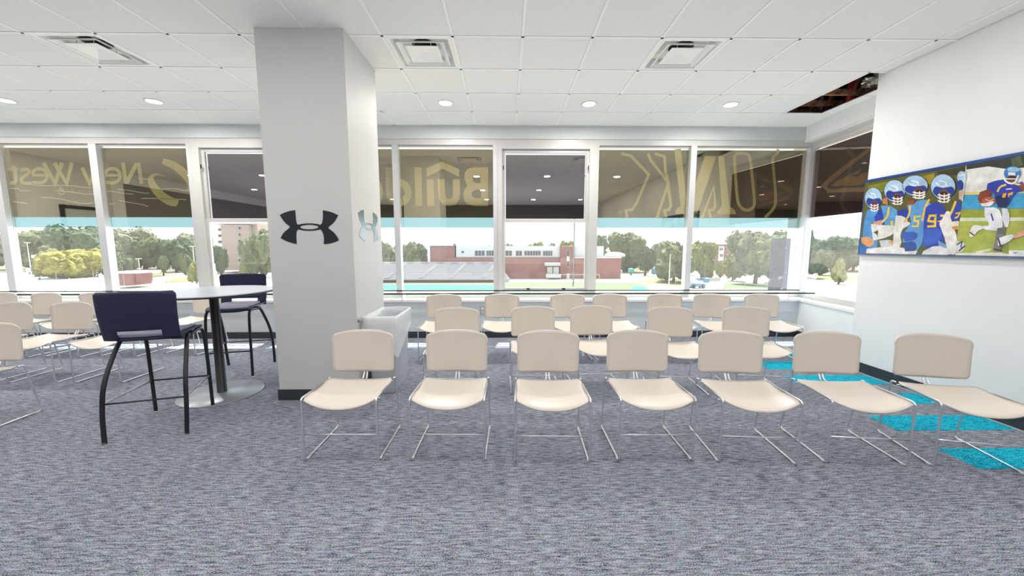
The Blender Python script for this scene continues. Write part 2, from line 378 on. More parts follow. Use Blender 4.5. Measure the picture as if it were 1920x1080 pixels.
# ---- lettering on the film (seen from behind, so reversed)
def poly_on(name, crop, loops, plane, parent, m, th=.0015, strokes=()):
    ox_, oy_, s = crop; bm = bmesh.new(); off = parent.matrix_basis.translation; par = parent.parent
    while par is not None: off = off + par.matrix_basis.translation; par = par.parent
    n = plane(0, 0, True)
    for lp in loops:
        if lp and isinstance(lp[0][0], (int, float)): lp = [lp]
        flat(bm, [[plane(ox_ + a / s, oy_ + b / s) - off for a, b in l] for l in lp], n, th)
    for pts, w_ in strokes:
        o2 = ribbon(pts, w_); K = len(pts)
        for i in range(K - 1):
            q = [o2[i], o2[i + 1], o2[2 * K - 2 - i], o2[2 * K - 1 - i]]
            flat(bm, [[plane(ox_ + a / s, oy_ + b / s) - off for a, b in q]], n, th)
    return obj(name, bm, m, parent)
def PF(x, y, nq=False): return Vector((0, -1, 0)) if nq else ony(x, y, YFI - .001)
def PCn(x, y, nq=False): return -nv if nq else onc(x, y)
CA = (0, 260, 6.75); CB = (170, 260, 6.752); CD = (1150, 265, 7.2); CE = (1280, 265, 7.2); CU = (700, 265, 6.967); CF = (1500, 230, 5.68)
w1, w2, w5, w8, w7 = wins[1][0], wins[2][0], wins[5][0], wins[8][0], wins[7][0]
def letter(crop, par, strokes=(), loops=(), m='letter', plane=PF, name='letter'): return poly_on(name, crop, list(loops), plane, par, M[m], strokes=list(strokes))
letter(CA, w1, [(smooth2([(168, 345), (190, 400), (203, 530), (180, 562), (125, 560)]), 44), ([(95, 385), (225, 385)], 32)])
letter(CA, w1, [(smooth2([(262, 400), (330, 378), (378, 410), (340, 460), (275, 490), (268, 545), (320, 568), (405, 562)]), 40)])
EM = [(412, 548), (500, 568), (580, 535), (602, 470), (575, 400), (500, 373), (430, 398), (408, 455)]
letter(CA, w1, [(smooth2(EM), 42), ([(408, 462), (595, 462)], 34)])
letter(CA, w1, [([(552, 305), (700, 568), (785, 305)], 52), ([(690, 305), (845, 568), (910, 303)], 52)])
letter(CA, w1, [([(1040, 368), (1135, 568), (1215, 368)], 48)])
letter(CB, w2, [([(160, 368), (200, 500)], 0.1), ([(120, 370), (165, 560), (190, 420)], 34)])
letter(CB, w2, [(smooth2([(a - 225 if a < 1e9 else a, b) for a, b in EM]), 42), ([(190, 465), (362, 465)], 34)])
letter(CB, w2, [([(408, 303), (450, 572)], 46), ([(455, 560), (585, 310)], 52), ([(605, 303), (645, 572)], 46)])
letter(CB, w2, loops=[smooth2([(925, 250), (1050, 280), (1190, 370), (1270, 480), (1303, 590), (1280, 655), (1220, 674), (1130, 655), (1220, 645), (1237, 600), (1200, 540), (1100, 430), (1000, 360), (900, 318)], 1)], name='swoosh')
letter(CB, w2, loops=[smooth2([(970, 485), (880, 445), (800, 438), (742, 470), (722, 540), (745, 620), (830, 740), (950, 830), (1070, 865), (1105, 830), (1118, 775), (1060, 755), (950, 700), (850, 600), (795, 520), (800, 478), (850, 458)], 1)], name='swoosh')
letter(CA, w1, [(smooth2([(820, 690), (790, 640), (775, 610), (745, 640), (800, 660), (820, 690), (770, 710), (735, 675)]), 14)], name='ampersand')
def word(txt, crop, x, y, hgt, par, m, wscale=1.0):
    cu = bpy.data.curves.new('word', 'FONT'); cu.body = txt; cu.size = 1; o = bpy.data.objects.new('word', cu); col.objects.link(o)
    me = bpy.data.meshes.new_from_object(o.evaluated_get(bpy.context.evaluated_depsgraph_get())); col.objects.unlink(o); bpy.data.objects.remove(o)
    off = par.matrix_basis.translation
    for v in me.vertices:
        a = crop[0] + (x - v.co.x * hgt * wscale) / crop[2]; b = crop[1] + (y - v.co.y * hgt) / crop[2]
        v.co = PF(a, b) + Vector((0, -.0012, 0)) - off
    return link('small_lettering', me, M[m], par)
word('Medicine &', CA, 1280, 690, 85, w1, 'letterdim'); word('Surgery', CA, 1180, 830, 105, w1, 'letterdim', 1.1)
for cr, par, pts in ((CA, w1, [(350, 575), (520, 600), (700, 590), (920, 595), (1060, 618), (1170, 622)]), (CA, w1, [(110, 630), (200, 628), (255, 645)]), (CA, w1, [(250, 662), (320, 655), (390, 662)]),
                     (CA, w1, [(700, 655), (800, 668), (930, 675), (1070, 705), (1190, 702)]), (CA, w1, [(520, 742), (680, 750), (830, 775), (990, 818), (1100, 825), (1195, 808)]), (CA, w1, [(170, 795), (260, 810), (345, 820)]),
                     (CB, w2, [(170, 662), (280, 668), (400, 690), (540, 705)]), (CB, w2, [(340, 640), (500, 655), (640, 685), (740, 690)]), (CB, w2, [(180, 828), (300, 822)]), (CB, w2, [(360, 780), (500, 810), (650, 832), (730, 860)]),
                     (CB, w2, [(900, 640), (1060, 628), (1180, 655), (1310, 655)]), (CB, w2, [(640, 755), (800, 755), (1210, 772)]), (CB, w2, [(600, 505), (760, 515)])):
    letter(cr, par, [(smooth2(pts, 1), 8)], m='crease', name='film_crease')  # wavy reflections in the glass, painted as light strokes on the film
ws = wins[3][0]
# Build
letter(CU, w5, loops=[[smooth2([(1500, 337), (1499, 338), (1300, 337), (1215, 365), (1188, 440), (1195, 520), (1235, 580), (1180, 640), (1172, 720), (1205, 810), (1290, 845), (1499, 845), (1500, 845)], 2), [(1400, 440), (1335, 440), (1300, 465), (1300, 520), (1335, 545), (1400, 545)], [(1408, 632), (1330, 635), (1285, 665), (1285, 715), (1330, 742), (1408, 745)]]])
letter(CU, w5, [(smooth2([(1082, 495), (1088, 700), (1070, 770), (990, 806), (915, 770), (893, 700), (887, 495)]), 92)])
letter(CU, w5, loops=[[(895, 262), (1122, 365), (1120, 465), (905, 360), (697, 465), (693, 352)]], name='roof_mark')
letter(CU, w5, loops=[[(695, 495), (785, 495), (797, 845), (705, 845)]]); letter(CU, w5, loops=[[(537, 340), (630, 340), (640, 842), (550, 842)]])
letter(CU, w5, loops=[[ell(335, 672, 165, 182), ell(335, 672, 75, 80)], [(155, 340), (243, 340), (250, 640), (170, 680)]])
letter(CU, wins[4][0], loops=[[ell(10, 665, 115, 182), ell(10, 665, 50, 80)]])
# UNK
letter(CD, w7, [([(110, 165), (235, 195), (478, 450), (310, 840), (255, 920), (170, 935), (188, 1036)], 38), ([(470, 165), (500, 250), (745, 560), (585, 1036)], 38), ([(560, 165), (690, 205), (708, 450)], 38), ([(715, 430), (778, 870), (750, 925), (690, 935), (715, 1036)], 40)])
letter(CD, w7, [([(868, 105), (960, 940)], 88)], [[(835, 940), (885, 880), (1050, 890), (1050, 985), (840, 985)]])
letter(CD, w7, loops=[[ell(95, 962, 30, 30), ell(95, 962, 24, 24)]], strokes=[([(88, 978), (88, 948), (104, 950), (104, 978)], 5)])
letter(CE, w8, loops=[[(300, 195), (455, 200), (195, 975), (30, 985), (110, 760)], [(478, 200), (556, 200), (630, 870), (705, 930), (722, 985), (465, 985), (472, 935), (528, 880)]])
letter(CE, w8, [([(262, 1036), (418, 620), (440, 870), (415, 922), (352, 932), (378, 1036)], 36)])
letter(CE, w8, [(smooth2([(800, 160), (700, 165), (700, 300), (735, 780), (765, 880), (870, 945), (965, 890), (970, 780), (915, 250), (890, 170), (800, 160)]), 40), ([(1285, 108), (1285, 160), (1218, 210), (1218, 300)], 38), (smooth2([(1218, 290), (1262, 780), (1240, 900), (1110, 1030)]), 38)])
# animal head emblem on the corner window
em = [('logotan', [(228, 670), (300, 590), (520, 420), (748, 262), (742, 310), (640, 385), (420, 560), (305, 650), (290, 690), (330, 705), (480, 690), (720, 690), (720, 735), (480, 740), (300, 748)], .001),
      ('logonavy', [(305, 650), (420, 560), (640, 385), (760, 320), (725, 690), (480, 695), (330, 710), (285, 690)], .0012),
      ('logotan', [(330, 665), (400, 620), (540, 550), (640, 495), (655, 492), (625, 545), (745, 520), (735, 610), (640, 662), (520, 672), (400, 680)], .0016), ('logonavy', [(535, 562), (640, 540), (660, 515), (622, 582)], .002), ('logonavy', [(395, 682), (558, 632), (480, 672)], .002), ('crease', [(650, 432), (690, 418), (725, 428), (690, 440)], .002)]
for mname, pts, th in em: poly_on('emblem_piece', CF, [pts], PCn, cw, M[mname], th)

# ---- ceiling: grid, tiles, opening
T = .61; GX = .145; GY = 4.08
ceil = empty('ceiling', (0, 0, CZ)); struct(ceil)
k0 = int(math.floor((XL - GX) / T)); k1 = 7; j0 = int(math.floor((YR - GY) / T)); j1 = 2
def edgeX(y): return XR if y < YP - .1 else XF(y)
tile_me = None
DIFF = [(-2, -1), (2, -1), (-7, -1)]; rest = bmesh.new()
for i in range(k0, k1 + 1):
    for j in range(j0, j1 + 1):
        xa, xb = GX + i * T, GX + (i + 1) * T; ya, yb = GY + j * T, min(GY + (j + 1) * T, YB)
        if i == 6 and j in (0, 1): continue
        if i == 7 and j >= 0: continue
        if (i, j) in DIFF: continue
        a0 = max(xa, XL); lim = edgeX((ya + yb) / 2)
        if a0 >= lim: continue
        b0 = min(xb, lim)
        if b0 - a0 < .03: continue
        c = b0 - a0 < T - .001 or yb - ya < T - .001
        if j < -3:
            box(rest, (a0 + .011, ya + .011, .004), (b0 - .011, yb - .011, .02)); continue
        if c:
            bx('ceiling_tile', (a0 + .011, ya + .011, .004), (b0 - .011, yb - .011, .02), M['tile'], ceil)
        else:
            if tile_me is None:
                o = bx('ceiling_tile', (.011, .011, .004), (T - .011, T - .011, .02), M['tile'], ceil, .003); tile_me = o.data
            else: o = link('ceiling_tile', tile_me, None, ceil)
            o.location = (xa, ya, 0)
o = obj('ceiling_tile_field', rest, M['tile'], ceil); o['kind'] = 'stuff'
bm = bmesh.new()
hx0, hx1 = GX + 6 * T, 4.335
for i in range(k0, k1 + 1):
    x = GX + i * T
    if x <= XL: continue
    y1 = YB if x < XR else YB; y0 = YR if x < XR else YP
    if i == 7: continue
    box(bm, (x - .012, y0, 0), (x + .012, y1, .006))
for j in range(j0, j1 + 1):
    y = GY + j * T
    if y <= YR: continue
    if j == 1: box(bm, (XL, y - .012, 0), (hx0, y + .012, .0062)); continue
    box(bm, (XL, y - .012, 0), (edgeX(y) if j >= 0 else XR, y + .012, .0062))
box(bm, (hx1 - .012, GY, 0), (hx1 + .012, GY + 2 * T, .0061)); box(bm, (GX + 7 * T - .012, GY + 2 * T, 0), (GX + 7 * T + .012, YB, .0061)); box(bm, (XL, YB - .02, 0), (4.58, YB, .0061))
o = obj('ceiling_grid', bm, M['tbar'], ceil); o['kind'] = 'stuff'
for ya_, yb_, xa_ in ((YP - .08, GY + T, hx1), (GY + T, GY + 2 * T, hx1), (GY + 2 * T, YB, GX + 7 * T)):
    bm = bmesh.new(); prism(bm, [(xa_ + .008, ya_ + .011), (XF(ya_) + .03, ya_ + .011), (XF(yb_) + .03, yb_ - .002), (xa_ + .008, yb_ - .002)], .002, .02); obj('ceiling_tile', bm, M['tile'], ceil)
# plenum above the opening
struct(bx('ceiling_deck', (XL - .1, YR, CZ + .62), (5.1, YB + .3, CZ + .7), M['plenum']))
bm = bmesh.new()
for a, b in (((3.0, 3.4, CZ + .03), (3.02, YB, CZ + .62)), ((4.80, 3.4, CZ + .03), (4.82, YB, CZ + .62)), ((3.0, YB + .02, CZ + .03), (5.0, YB + .04, CZ + .62)), ((3.0, 3.4, CZ + .03), (5.0, 3.42, CZ + .62))): box(bm, a, b)
struct(obj('wall_plenum', bm, M['plenum']))
bm = bmesh.new(); tube(bm, [(4.52, 5.10, CZ + .03), (4.56, 5.12, CZ + .25), (4.60, 5.16, CZ + .62)], .045, 10); tag(obj('sprinkler_pipe', bm, M['redpipe'], smooth=True), 'red sprinkler pipe in the open ceiling bay', 'pipe')
for k, (yy, l) in enumerate(((5.62, 'brown timber truss at the far end of the ceiling opening'), (5.30, 'brown timber truss left of the red pipe'), (4.93, 'brown timber truss right of the red pipe'))):
    jt = empty('timber_truss', (4.25, yy, CZ + .1)); tag(jt, l, 'truss')
    bx('chord', (-.9, -.02, 0), (.5, .02, .07), M['wood'], jt); bx('chord', (-.9, -.02, .4), (.5, .02, .47), M['wood'], jt)
    for q in range(6):
        bm = bmesh.new(); tube(bm, [(-.8 + q * .24, 0, .05), (-.64 + q * .24, 0, .42)], .022, 6); obj('web_strut', bm, M['wood'] if q % 3 else M['pole_'], jt)
def crumple(name, c, r, m, l, cat, sd=0):
    bm = bmesh.new(); bmesh.ops.create_icosphere(bm, subdivisions=4, radius=1)
    for v in bm.verts:
        k = 1 + .5 * noise.noise(v.co * 2.5 + Vector((sd, 0, 0))) + .3 * noise.noise(v.co * 8); v.co = Vector((v.co.x * r[0] * k + c[0], v.co.y * r[1] * k + c[1], v.co.z * r[2] * k + c[2]))
    tag(obj(name, bm, m), l, cat)
crumple('foil_duct', (4.50, 4.70, CZ + .2), (.10, .17, .07), M['foil'], 'crumpled silver foil duct wrap in the open ceiling bay', 'duct')
crumple('insulation_roll', (4.47, 4.50, CZ + .36), (.06, .05, .12), M['yellow'], 'loose yellow insulation strip beside the foil duct', 'insulation', 5)
# ---- ceiling diffusers
def diffuser(i, j, label):
    x, y = GX + (i + .5) * T, GY + (j + .5) * T; d = empty('ceiling_diffuser', (x, y, CZ)); tag(d, label, 'air vent', 'square air diffusers in the ceiling')
    h = T / 2 - .013
    def ring(bm, h0, z0, h1, z1, dy0=0, dy1=0):
        a = [bm.verts.new((sx * h0, sy * h0 + dy0, z0)) for sx, sy in ((-1, -1), (1, -1), (1, 1), (-1, 1))]; b = [bm.verts.new((sx * h1, sy * h1 + dy1, z1)) for sx, sy in ((-1, -1), (1, -1), (1, 1), (-1, 1))]
        for k in range(4): bm.faces.new((a[k], a[(k + 1) % 4], b[(k + 1) % 4], b[k]))
        return b
    bm = bmesh.new(); ring(bm, h, .004, h - .035, .004); ring(bm, h - .035, .004, h - .075, .075); ring(bm, h - .075, .075, .15, .08); ring(bm, h, .004, h, .07); flat(bm, [[(.15, .15, .08), (-.15, .15, .08), (-.15, -.15, .08), (.15, -.15, .08)], [(a_, b_, .08) for a_, b_ in ell(0, 0, .115, .115)]], (0, 0, 1), .002); obj('face_frame', bm, M['white'], d)
    bm = bmesh.new(); lathe(bm, [(.115, .082), (.112, .2), (.0, .2)]); obj('duct_throat', bm, M['duct'], d, True)
    bm = bmesh.new(); ring(bm, .215, -.004, .175, .03); ring(bm, .215, -.004, .208, -.004); ring(bm, .208, -.004, .17, .026); obj('louvre_ring', bm, M['white'], d)
    bm = bmesh.new(); b = ring(bm, .15, -.002, .145, .004); b = ring(bm, .145, .004, .03, .052); bm.faces.new(b); b = ring(bm, .15, -.002, .135, -.004); b2 = ring(bm, .135, -.004, .02, .03); bm.faces.new(b2); obj('centre_cone', bm, M['white'], d)
    for sx in (-1, 1):
        for sy in (-.1, .1): bm = bmesh.new(); tube(bm, [(sx * .08, sy, .02), (sx * .07, sy, .11)], .003, 6); obj('hanger_rod', bm, M['silver'], d)
diffuser(-2, -1, 'white square ceiling air diffuser just right of the grey column')
diffuser(2, -1, 'white square ceiling air diffuser nearer the white right-hand wall')
diffuser(-7, -1, 'white square ceiling air diffuser left of the grey column')
# ---- downlights
LN = {-8: 'recessed round downlight at the far left edge of the ceiling', -11: 0, -5: 0}
spots = [((i + .5) * T + GX, GY + 1.5 * T) for i in (-14, -11, -8, -2, 1, 4)]
lab = ['round recessed downlight in the ceiling beyond the left edge', 'round recessed downlight in the ceiling at the far left edge', 'round recessed downlight in the ceiling just left of the grey column',
       'round recessed downlight in the ceiling just right of the grey column', 'round recessed downlight above the middle of the window wall', 'round recessed downlight nearest the ceiling opening']
def downlight(x, y, label, k=1.0):
    d = empty('downlight', (x, y, CZ)); tag(d, label, 'ceiling light', 'recessed downlights')
    bm = bmesh.new(); lathe(bm, [(.075, .003), (.098, .003), (.1, -.001), (.098, -.004), (.08, -.003)], seg=28); obj('trim_ring', bm, M['white'], d, True)
    bm = bmesh.new(); lathe(bm, [(.0, -.0042), (.078, -.0045), (.078, 0)], seg=28); obj('lens', bm, M['lampdisc'], d)
    l = area('lamp', (x, y, CZ - .012), (0, 0, 0), .15, .15, DOWN * k, (1, .97, .93), 'DISK'); return d
for (x, y), l in zip(spots, lab): downlight(x, y, l, 2.6)
for yy in (GY - 3.5 * T, GY - 7.5 * T, GY - 11.5 * T):
    for i in (-14, -11, -8, -5, -2, 1, 4): downlight((i + .5) * T + GX, yy, 'round recessed downlight in the ceiling behind the photographer')

# ---- column
CX0, CX1, CY0, CY1 = -2.10, -1.36, 3.36, 4.12
struct(bx('wall_column', (CX0, CY0, 0), (CX1, CY1, CZ + .1), M['column']))
bm = bmesh.new(); box(bm, (CX0 - .012, CY0 - .012, 0), (CX1 + .012, CY1 + .012, .10)); struct(obj('baseboard_column', bm, M['base']))
UA = (460, 360, 2.572)
LEFT_W = smooth2([(167, 110), (168, 110), (200, 95), (239, 87), (241, 88), (243, 120), (247, 152), (258, 160), (258, 178), (247, 188), (246, 215), (248, 250), (247, 251), (205, 240), (172, 223), (171, 222), (185, 196), (214, 173), (216, 166), (190, 147), (167, 111)], 1)
RIGHT_W = smooth2([(448, 112), (447, 111), (415, 96), (376, 88), (374, 89), (376, 120), (371, 152), (360, 160), (360, 178), (371, 188), (381, 215), (379, 250), (380, 252), (418, 247), (451, 233), (452, 231), (432, 198), (402, 176), (400, 169), (428, 148), (448, 113)], 1)
logo = empty('wall_emblem', (-1.73, CY0, 1.57)); tag(logo, 'black winged emblem of two crossed arcs on the front of the grey column', 'emblem', 'emblems on the column')
def P1(x, y, nq=False): return Vector((0, -1, 0)) if nq else ony(x, y, CY0)
poly_on('left_wing', UA, [LEFT_W[:-1]], P1, logo, M['logoblack'], .004); poly_on('right_wing', UA, [RIGHT_W[:-1]], P1, logo, M['logoblack'], .004)
poly_on('centre_ring', UA, [[ell(309, 169, 66, 18), ell(309, 169, 44, 11)]], P1, logo, M['logoblack'], .0043)
logo2 = empty('wall_emblem', (CX1, 3.76, 1.61)); tag(logo2, 'silver winged emblem of two crossed arcs on the column side facing the chairs', 'emblem', 'emblems on the column')
def P2(x, y, nq=False):
    if nq: return Vector((1, 0, 0))
    a = (x - 460) * 2.572; b = (y - 360) * 2.572; return Vector((CX1, 3.76 + (a - 309) / 286 * .54, 1.612 - (b - 169) / 165 * .30))
poly_on('left_wing', UA, [LEFT_W[:-1]], P2, logo2, M['logosilver'], .004); poly_on('right_wing', UA, [RIGHT_W[:-1]], P2, logo2, M['logosilver'], .004)
poly_on('centre_ring', UA, [[ell(309, 169, 66, 18), ell(309, 169, 44, 11)]], P2, logo2, M['logosilver'], .0043)
p = onx(669, 600, CX1)
bm = bmesh.new(); bmesh.ops.create_cone(bm, cap_ends=True, segments=20, radius1=.03, radius2=.024, depth=.02, matrix=Matrix.Translation((CX1 + .01, 3.40, p.z)) @ Matrix.Rotation(PI / 2, 4, 'Y')); tag(obj('wall_bumper', bm, M['outlet'], smooth=False), 'small round grey knob on the column edge above the waste bin', 'knob')
# outlet
ou = empty('wall_outlet', (-.37, YW, .43)); tag(ou, 'steel double power outlet on the low grey wall between the rear chairs', 'outlet')
bx('cover_plate', (-.037, -.006, -.06), (.037, 0, .06), M['outlet'], ou, .002)
for z in (-.028, .028):
    s_ = bx('socket', (-.018, -.009, z - .018), (.018, -.006, z + .018), M['white'], ou)
    for q in (-.007, .007): bx('slot', (q - .002, -.0095, z - .007), (q + .002, -.009, z + .007), M['black'], s_)

# ============================================================ CHAIRS
def make_chair():
    root = empty('stacking_chair')
    def seatf(u, v):
        x = (u - .5) * .475; s = v  # v 0 rear .. 1 front
        y = .135 - s * .385; e = abs(u - .5) * 2
        z = .436 - .010 * math.sin(s * PI) - (.010 + .042 * s ** 2) * (1 - e ** 2.4) - .010 * max(0, s - .8) / .2
        y -= .028 * (1 - e ** 2) * s ** 3
        x *= 1 - .07 * max(0, 1 - s / .12) ** 2 - .05 * max(0, (s - .88) / .12) ** 2
        return (x, y, z)
    bm = bmesh.new(); sheet(bm, seatf, 16, 12, .008); obj('seat', bm, M['shell'], root, True)
    def backf(u, v):
        a = (u - .5) * 2; top = .785 - .028 * abs(a) ** 2.6; bot = .458 + .016 * abs(a) ** 3
        # rounded corners
        hw = .234
        rt = max(0, (v - .86) / .14); rb = max(0, (.10 - v) / .10)
        hw *= 1 - .085 * rt ** 2.2 - .06 * rb ** 2.2
        if v < .80: hw -= .004
        z = bot + (top - bot) * v; x = a * hw
        return (x, .212 - .045 * a * a + .012 * v + .012, z)
    bm = bmesh.new(); sheet(bm, backf, 16, 16, .009); obj('backrest', bm, M['shell'], root, True)
    bm = bmesh.new()
    for s in (-1, 1): tube(bm, roundpath([(s * .011, .243, .53), (s * .011, .228, .455), (s * .013, .2, .41), (s * .028, .14, .405), (s * .03, .05, .402)], .02), .006, 8)
    obj('back_stem', bm, M['chrome'], root, True)
    for s in (-1, 1):
        bm = bmesh.new(); x = s * .243
        tube(bm, roundpath([(x * .985, .13, .434), (x, .165, .434), (x, .245, .0075), (x, -.245, .0075), (x, -.245, .437), (x * .985, .05, .432), ], .028, 5), .0066, 8); obj('side_frame', bm, M['chrome'], root, True)
        for y in (-.205, .205): bx('glide', (x - .008, y - .014, 0), (x + .008, y + .014, .012), M['glide'], root, .002)
    bm = bmesh.new(); tube(bm, [(-.243, -.243, .19), (.243, -.243, .19)], .0045, 8); obj('stretcher', bm, M['chrome'], root, True)
    bm = bmesh.new(); tube(bm, [(-.24, .12, .420), (-.1, .12, .398), (.1, .12, .398), (.24, .12, .420)], .005, 6); tube(bm, [(-.24, -.17, .41), (-.1, -.17, .378), (.1, -.17, .378), (.24, -.17, .41)], .005, 6); obj('seat_support', bm, M['chrome'], root, True)
    return root
proto = make_chair(); tm = treemap(proto); first = [True]
def chair(x, y, yaw, label, group):
    o = proto if first[0] else copy_tree(proto, None, tm); first[0] = False
    o.location = (x, y, 0); o.rotation_euler = (0, 0, -math.radians(yaw)); tag(o, label, 'chair', group)
C_ = 'ivory plastic sled-base chair, '
for (x, yf, yaw), l in zip([(-1.091, 2.342, .5), (-.389, 2.331, 1.5), (.297, 2.299, 2), (.984, 2.306, .7), (1.636, 2.265, 5), (2.336, 2.243, 6), (2.985, 2.165, 13)],
    ['leftmost of the front row, beside the column', 'second of the front row counting from the column', 'third of the front row counting from the column', 'fourth and middle seat of the front row', 'fifth of the front row counting from the column', 'sixth of the front row, standing just left of the turquoise carpet', 'rightmost of the front row, next to the right wall']):
    r = math.radians(yaw); chair(x + .245 * math.sin(r), yf + .245 * math.cos(r), yaw, C_ + l, 'front row of ivory chairs')
for (x, y, yaw), l in zip([(-.52, 3.62, 2), (.285, 3.69, -1.5), (.92, 3.73, -3.3), (1.70, 3.63, 4), (2.487, 3.64, 9)], ['leftmost of the middle row, right of the waste bin', 'second from left in the middle row', 'middle seat of the middle row', 'fourth from left in the middle row', 'rightmost of the middle row, by the turquoise carpet']):
    chair(x, y, yaw, C_ + l, 'middle row of ivory chairs')
for (x, y, yaw), l in zip([(-.83, 4.71, 1), (-.06, 4.73, 0), (.82, 4.72, -2), (1.38, 4.71, -1), (2.10, 4.70, 2), (2.70, 4.69, 10), (3.39, 4.68, 2)], ['leftmost of the rear row, just right of the column', 'second from left in the rear row, beside the power outlet', 'third from left in the rear row', 'fourth and middle seat of the rear row', 'fifth from left in the rear row', 'sixth from left in the rear row', 'rightmost of the rear row, near the corner window']):
    chair(x, y, yaw, C_ + l, 'rear row of ivory chairs under the window')
for (x, y, yaw), l in zip([(-6.95, 5.0, 4), (-6.33, 4.98, 5), (-5.68, 4.98, 5), (-4.98, 5.0, 6), (-4.25, 5.08, 10)], ['cut by the left picture edge, rear row under the window', 'second from left in the left rear row', 'third in the left rear row, touching the bar stool backrest', 'left rear row, hidden behind the near bar stool', 'left rear row, seen behind the tall table post']):
    chair(x, y, yaw, C_ + l, 'left rear row of ivory chairs')
for (x, y, yaw), l in zip([(-5.60, 4.06, 0), (-4.93, 4.06, 0), (-4.245, 4.05, 1)], ['left middle row, backrest at the left picture edge', 'left middle row, fully visible beside the near bar stool', 'left middle row, seen under the near bar stool']):
    chair(x, y, yaw, C_ + l, 'left middle row of ivory chairs')
chair(-4.245, 2.89, -5, C_ + 'nearest chair at the left picture edge', 'left front row of ivory chairs')

# ============================================================ BAR STOOLS
def make_stool():
    root = empty('bar_stool')
    def back(u, v):
        a = (u - .5) * 2; hw = .228 + .012 * v; z = .735 + .362 * v
        hw -= .02 * max(0, (v - .93) / .07) ** 2
        return (a * hw, .222 + .035 * v - .045 * a * a + .012 * math.sin(v * PI), z - .006 * a * a * v)
    bm = bmesh.new(); sheet(bm, back, 24, 20, .012, skip=lambda u, v: (abs(u - .5) * 2 / .62) ** 6 + (max(0, v) / .21) ** 6 < 1); obj('backrest', bm, M['navy'], root, True)
    def sh(u, v):
        a = (u - .5) * 2; hw = .224 - .012 * v; z = .735 + .018 * abs(a) ** 3 - .02 * max(0, v - .8) / .2 + .004
        return (a * hw * (1 - .10 * max(0, (v - .85) / .15) ** 2), .215 - .03 * a * a * (1 - v) - v * .45, z)
    bm = bmesh.new(); sheet(bm, sh, 16, 14, .016); obj('seat_shell', bm, M['navy'], root, True)
    def pd(u, v):
        a = (u - .5) * 2; hw = .185 * (1 - .14 * abs(2 * v - 1) ** 5); z = .752 + .014 * abs(a) ** 3 + .008 * (1 - a ** 4) - .018 * max(0, v - .8) / .2
        return (a * hw, .20 - v * .41, z)
    bm = bmesh.new(); sheet(bm, pd, 14, 12, .018); obj('seat_pad', bm, M['pad'], root, True)
    for s in (-1, 1):
        bm = bmesh.new(); pts = smooth3([(s * .20, .0, .712), (s * .205, .04, .722), (s * .218, .09, .66), (s * .245, .215, .43), (s * .252, .25, .22), (s * .245, .27, .0)]); tube(bm, pts, [.013 + .002 * min(1, k / 6) for k in range(len(pts))], 10); obj('leg', bm, M['leg'], root, True)
        bm = bmesh.new(); pts = smooth3([(s * .20, -.02, .715), (s * .20, -.20, .735), (s * .202, -.235, .64), (s * .205, -.25, .36), (s * .205, -.262, .0)]); tube(bm, pts, .0135, 10); obj('leg', bm, M['leg'], root, True)
        bm = bmesh.new(); tube(bm, [(s * .248, .245, .285), (s * .205, -.252, .285)], .007, 8); obj('side_footrest', bm, M['rest'], root, True)
        for (gx, gy) in ((s * .245, .27), (s * .205, -.262)):
            bm = bmesh.new(); lathe(bm, [(.012, 0), (.014, .002), (.014, .01)], (gx, gy), 12); obj('foot_glide', bm, M['glide'], root, True)
    bm = bmesh.new(); tube(bm, [(-.248, .25, .285), (.248, .25, .285)], .0065, 8); obj('cross_bar', bm, M['leg'], root, True)
    bm = bmesh.new(); tube(bm, [(-.205, -.25, .285), (.205, -.25, .285)], .0075, 8); obj('cross_bar', bm, M['leg'], root, True)
    bm = bmesh.new(); tube(bm, [(-.2, .1, .715), (.2, .1, .715)], .009, 8); tube(bm, [(-.2, -.12, .715), (.2, -.12, .715)], .009, 8); obj('seat_support', bm, M['leg'], root, True)
    return root
def smooth3(p, it=2):
    p = [Vector(q) for q in p]
    for _ in range(it):
        q = [p[0]]
        for a, b in zip(p, p[1:]): q += [a * .75 + b * .25, a * .25 + b * .75]
        p = q + [p[-1]]
    return p
s1 = make_stool(); stm = treemap(s1)
s1.location = (-2.745, 2.925, 0); s1.rotation_euler = (0, 0, PI + math.radians(16.5)); tag(s1, 'dark navy bar stool in front of the tall table, its back to the viewer', 'bar stool', 'navy bar stools')
s2 = copy_tree(s1, None, stm); s2.location = (-3.03, 4.19, 0); s2.rotation_euler = (0, 0, math.radians(13.5)); tag(s2, 'dark navy bar stool behind the tall table, facing the viewer', 'bar stool', 'navy bar stools')

# ============================================================ TALL TABLE
tb = empty('bar_table', (-2.76, 3.53, 0)); tag(tb, 'tall round bistro table with pale grey top and disc base beside the column', 'table')
bm = bmesh.new(); lathe(bm, [(0, .0), (.345, 0), (.347, .004), (.34, .010), (.06, .016), (.05, .018)], seg=64); obj('base', bm, M['tbase'], tb, True)
bm = bmesh.new(); lathe(bm, [(.045, .016), (.04, .02), (.038, .95), (.0385, .975)], seg=24); obj('post', bm, M['leg'], tb, True)
bm = bmesh.new(); lathe(bm, [(0, .965), (.15, .965), (.155, .975), (0, .976)], seg=32); obj('mounting_plate', bm, M['leg'], tb)
bm = bmesh.new(); lathe(bm, [(0, .976), (.475, .976), (.495, .984), (.498, .992)], seg=72); obj('edge_band', bm, M['leg'], tb)
bm = bmesh.new(); lathe(bm, [(0, .992), (.498, .992), (.499, .997), (.495, 1.001), (0, 1.0012)], seg=72); obj('table_top', bm, M['ttop'], tb)

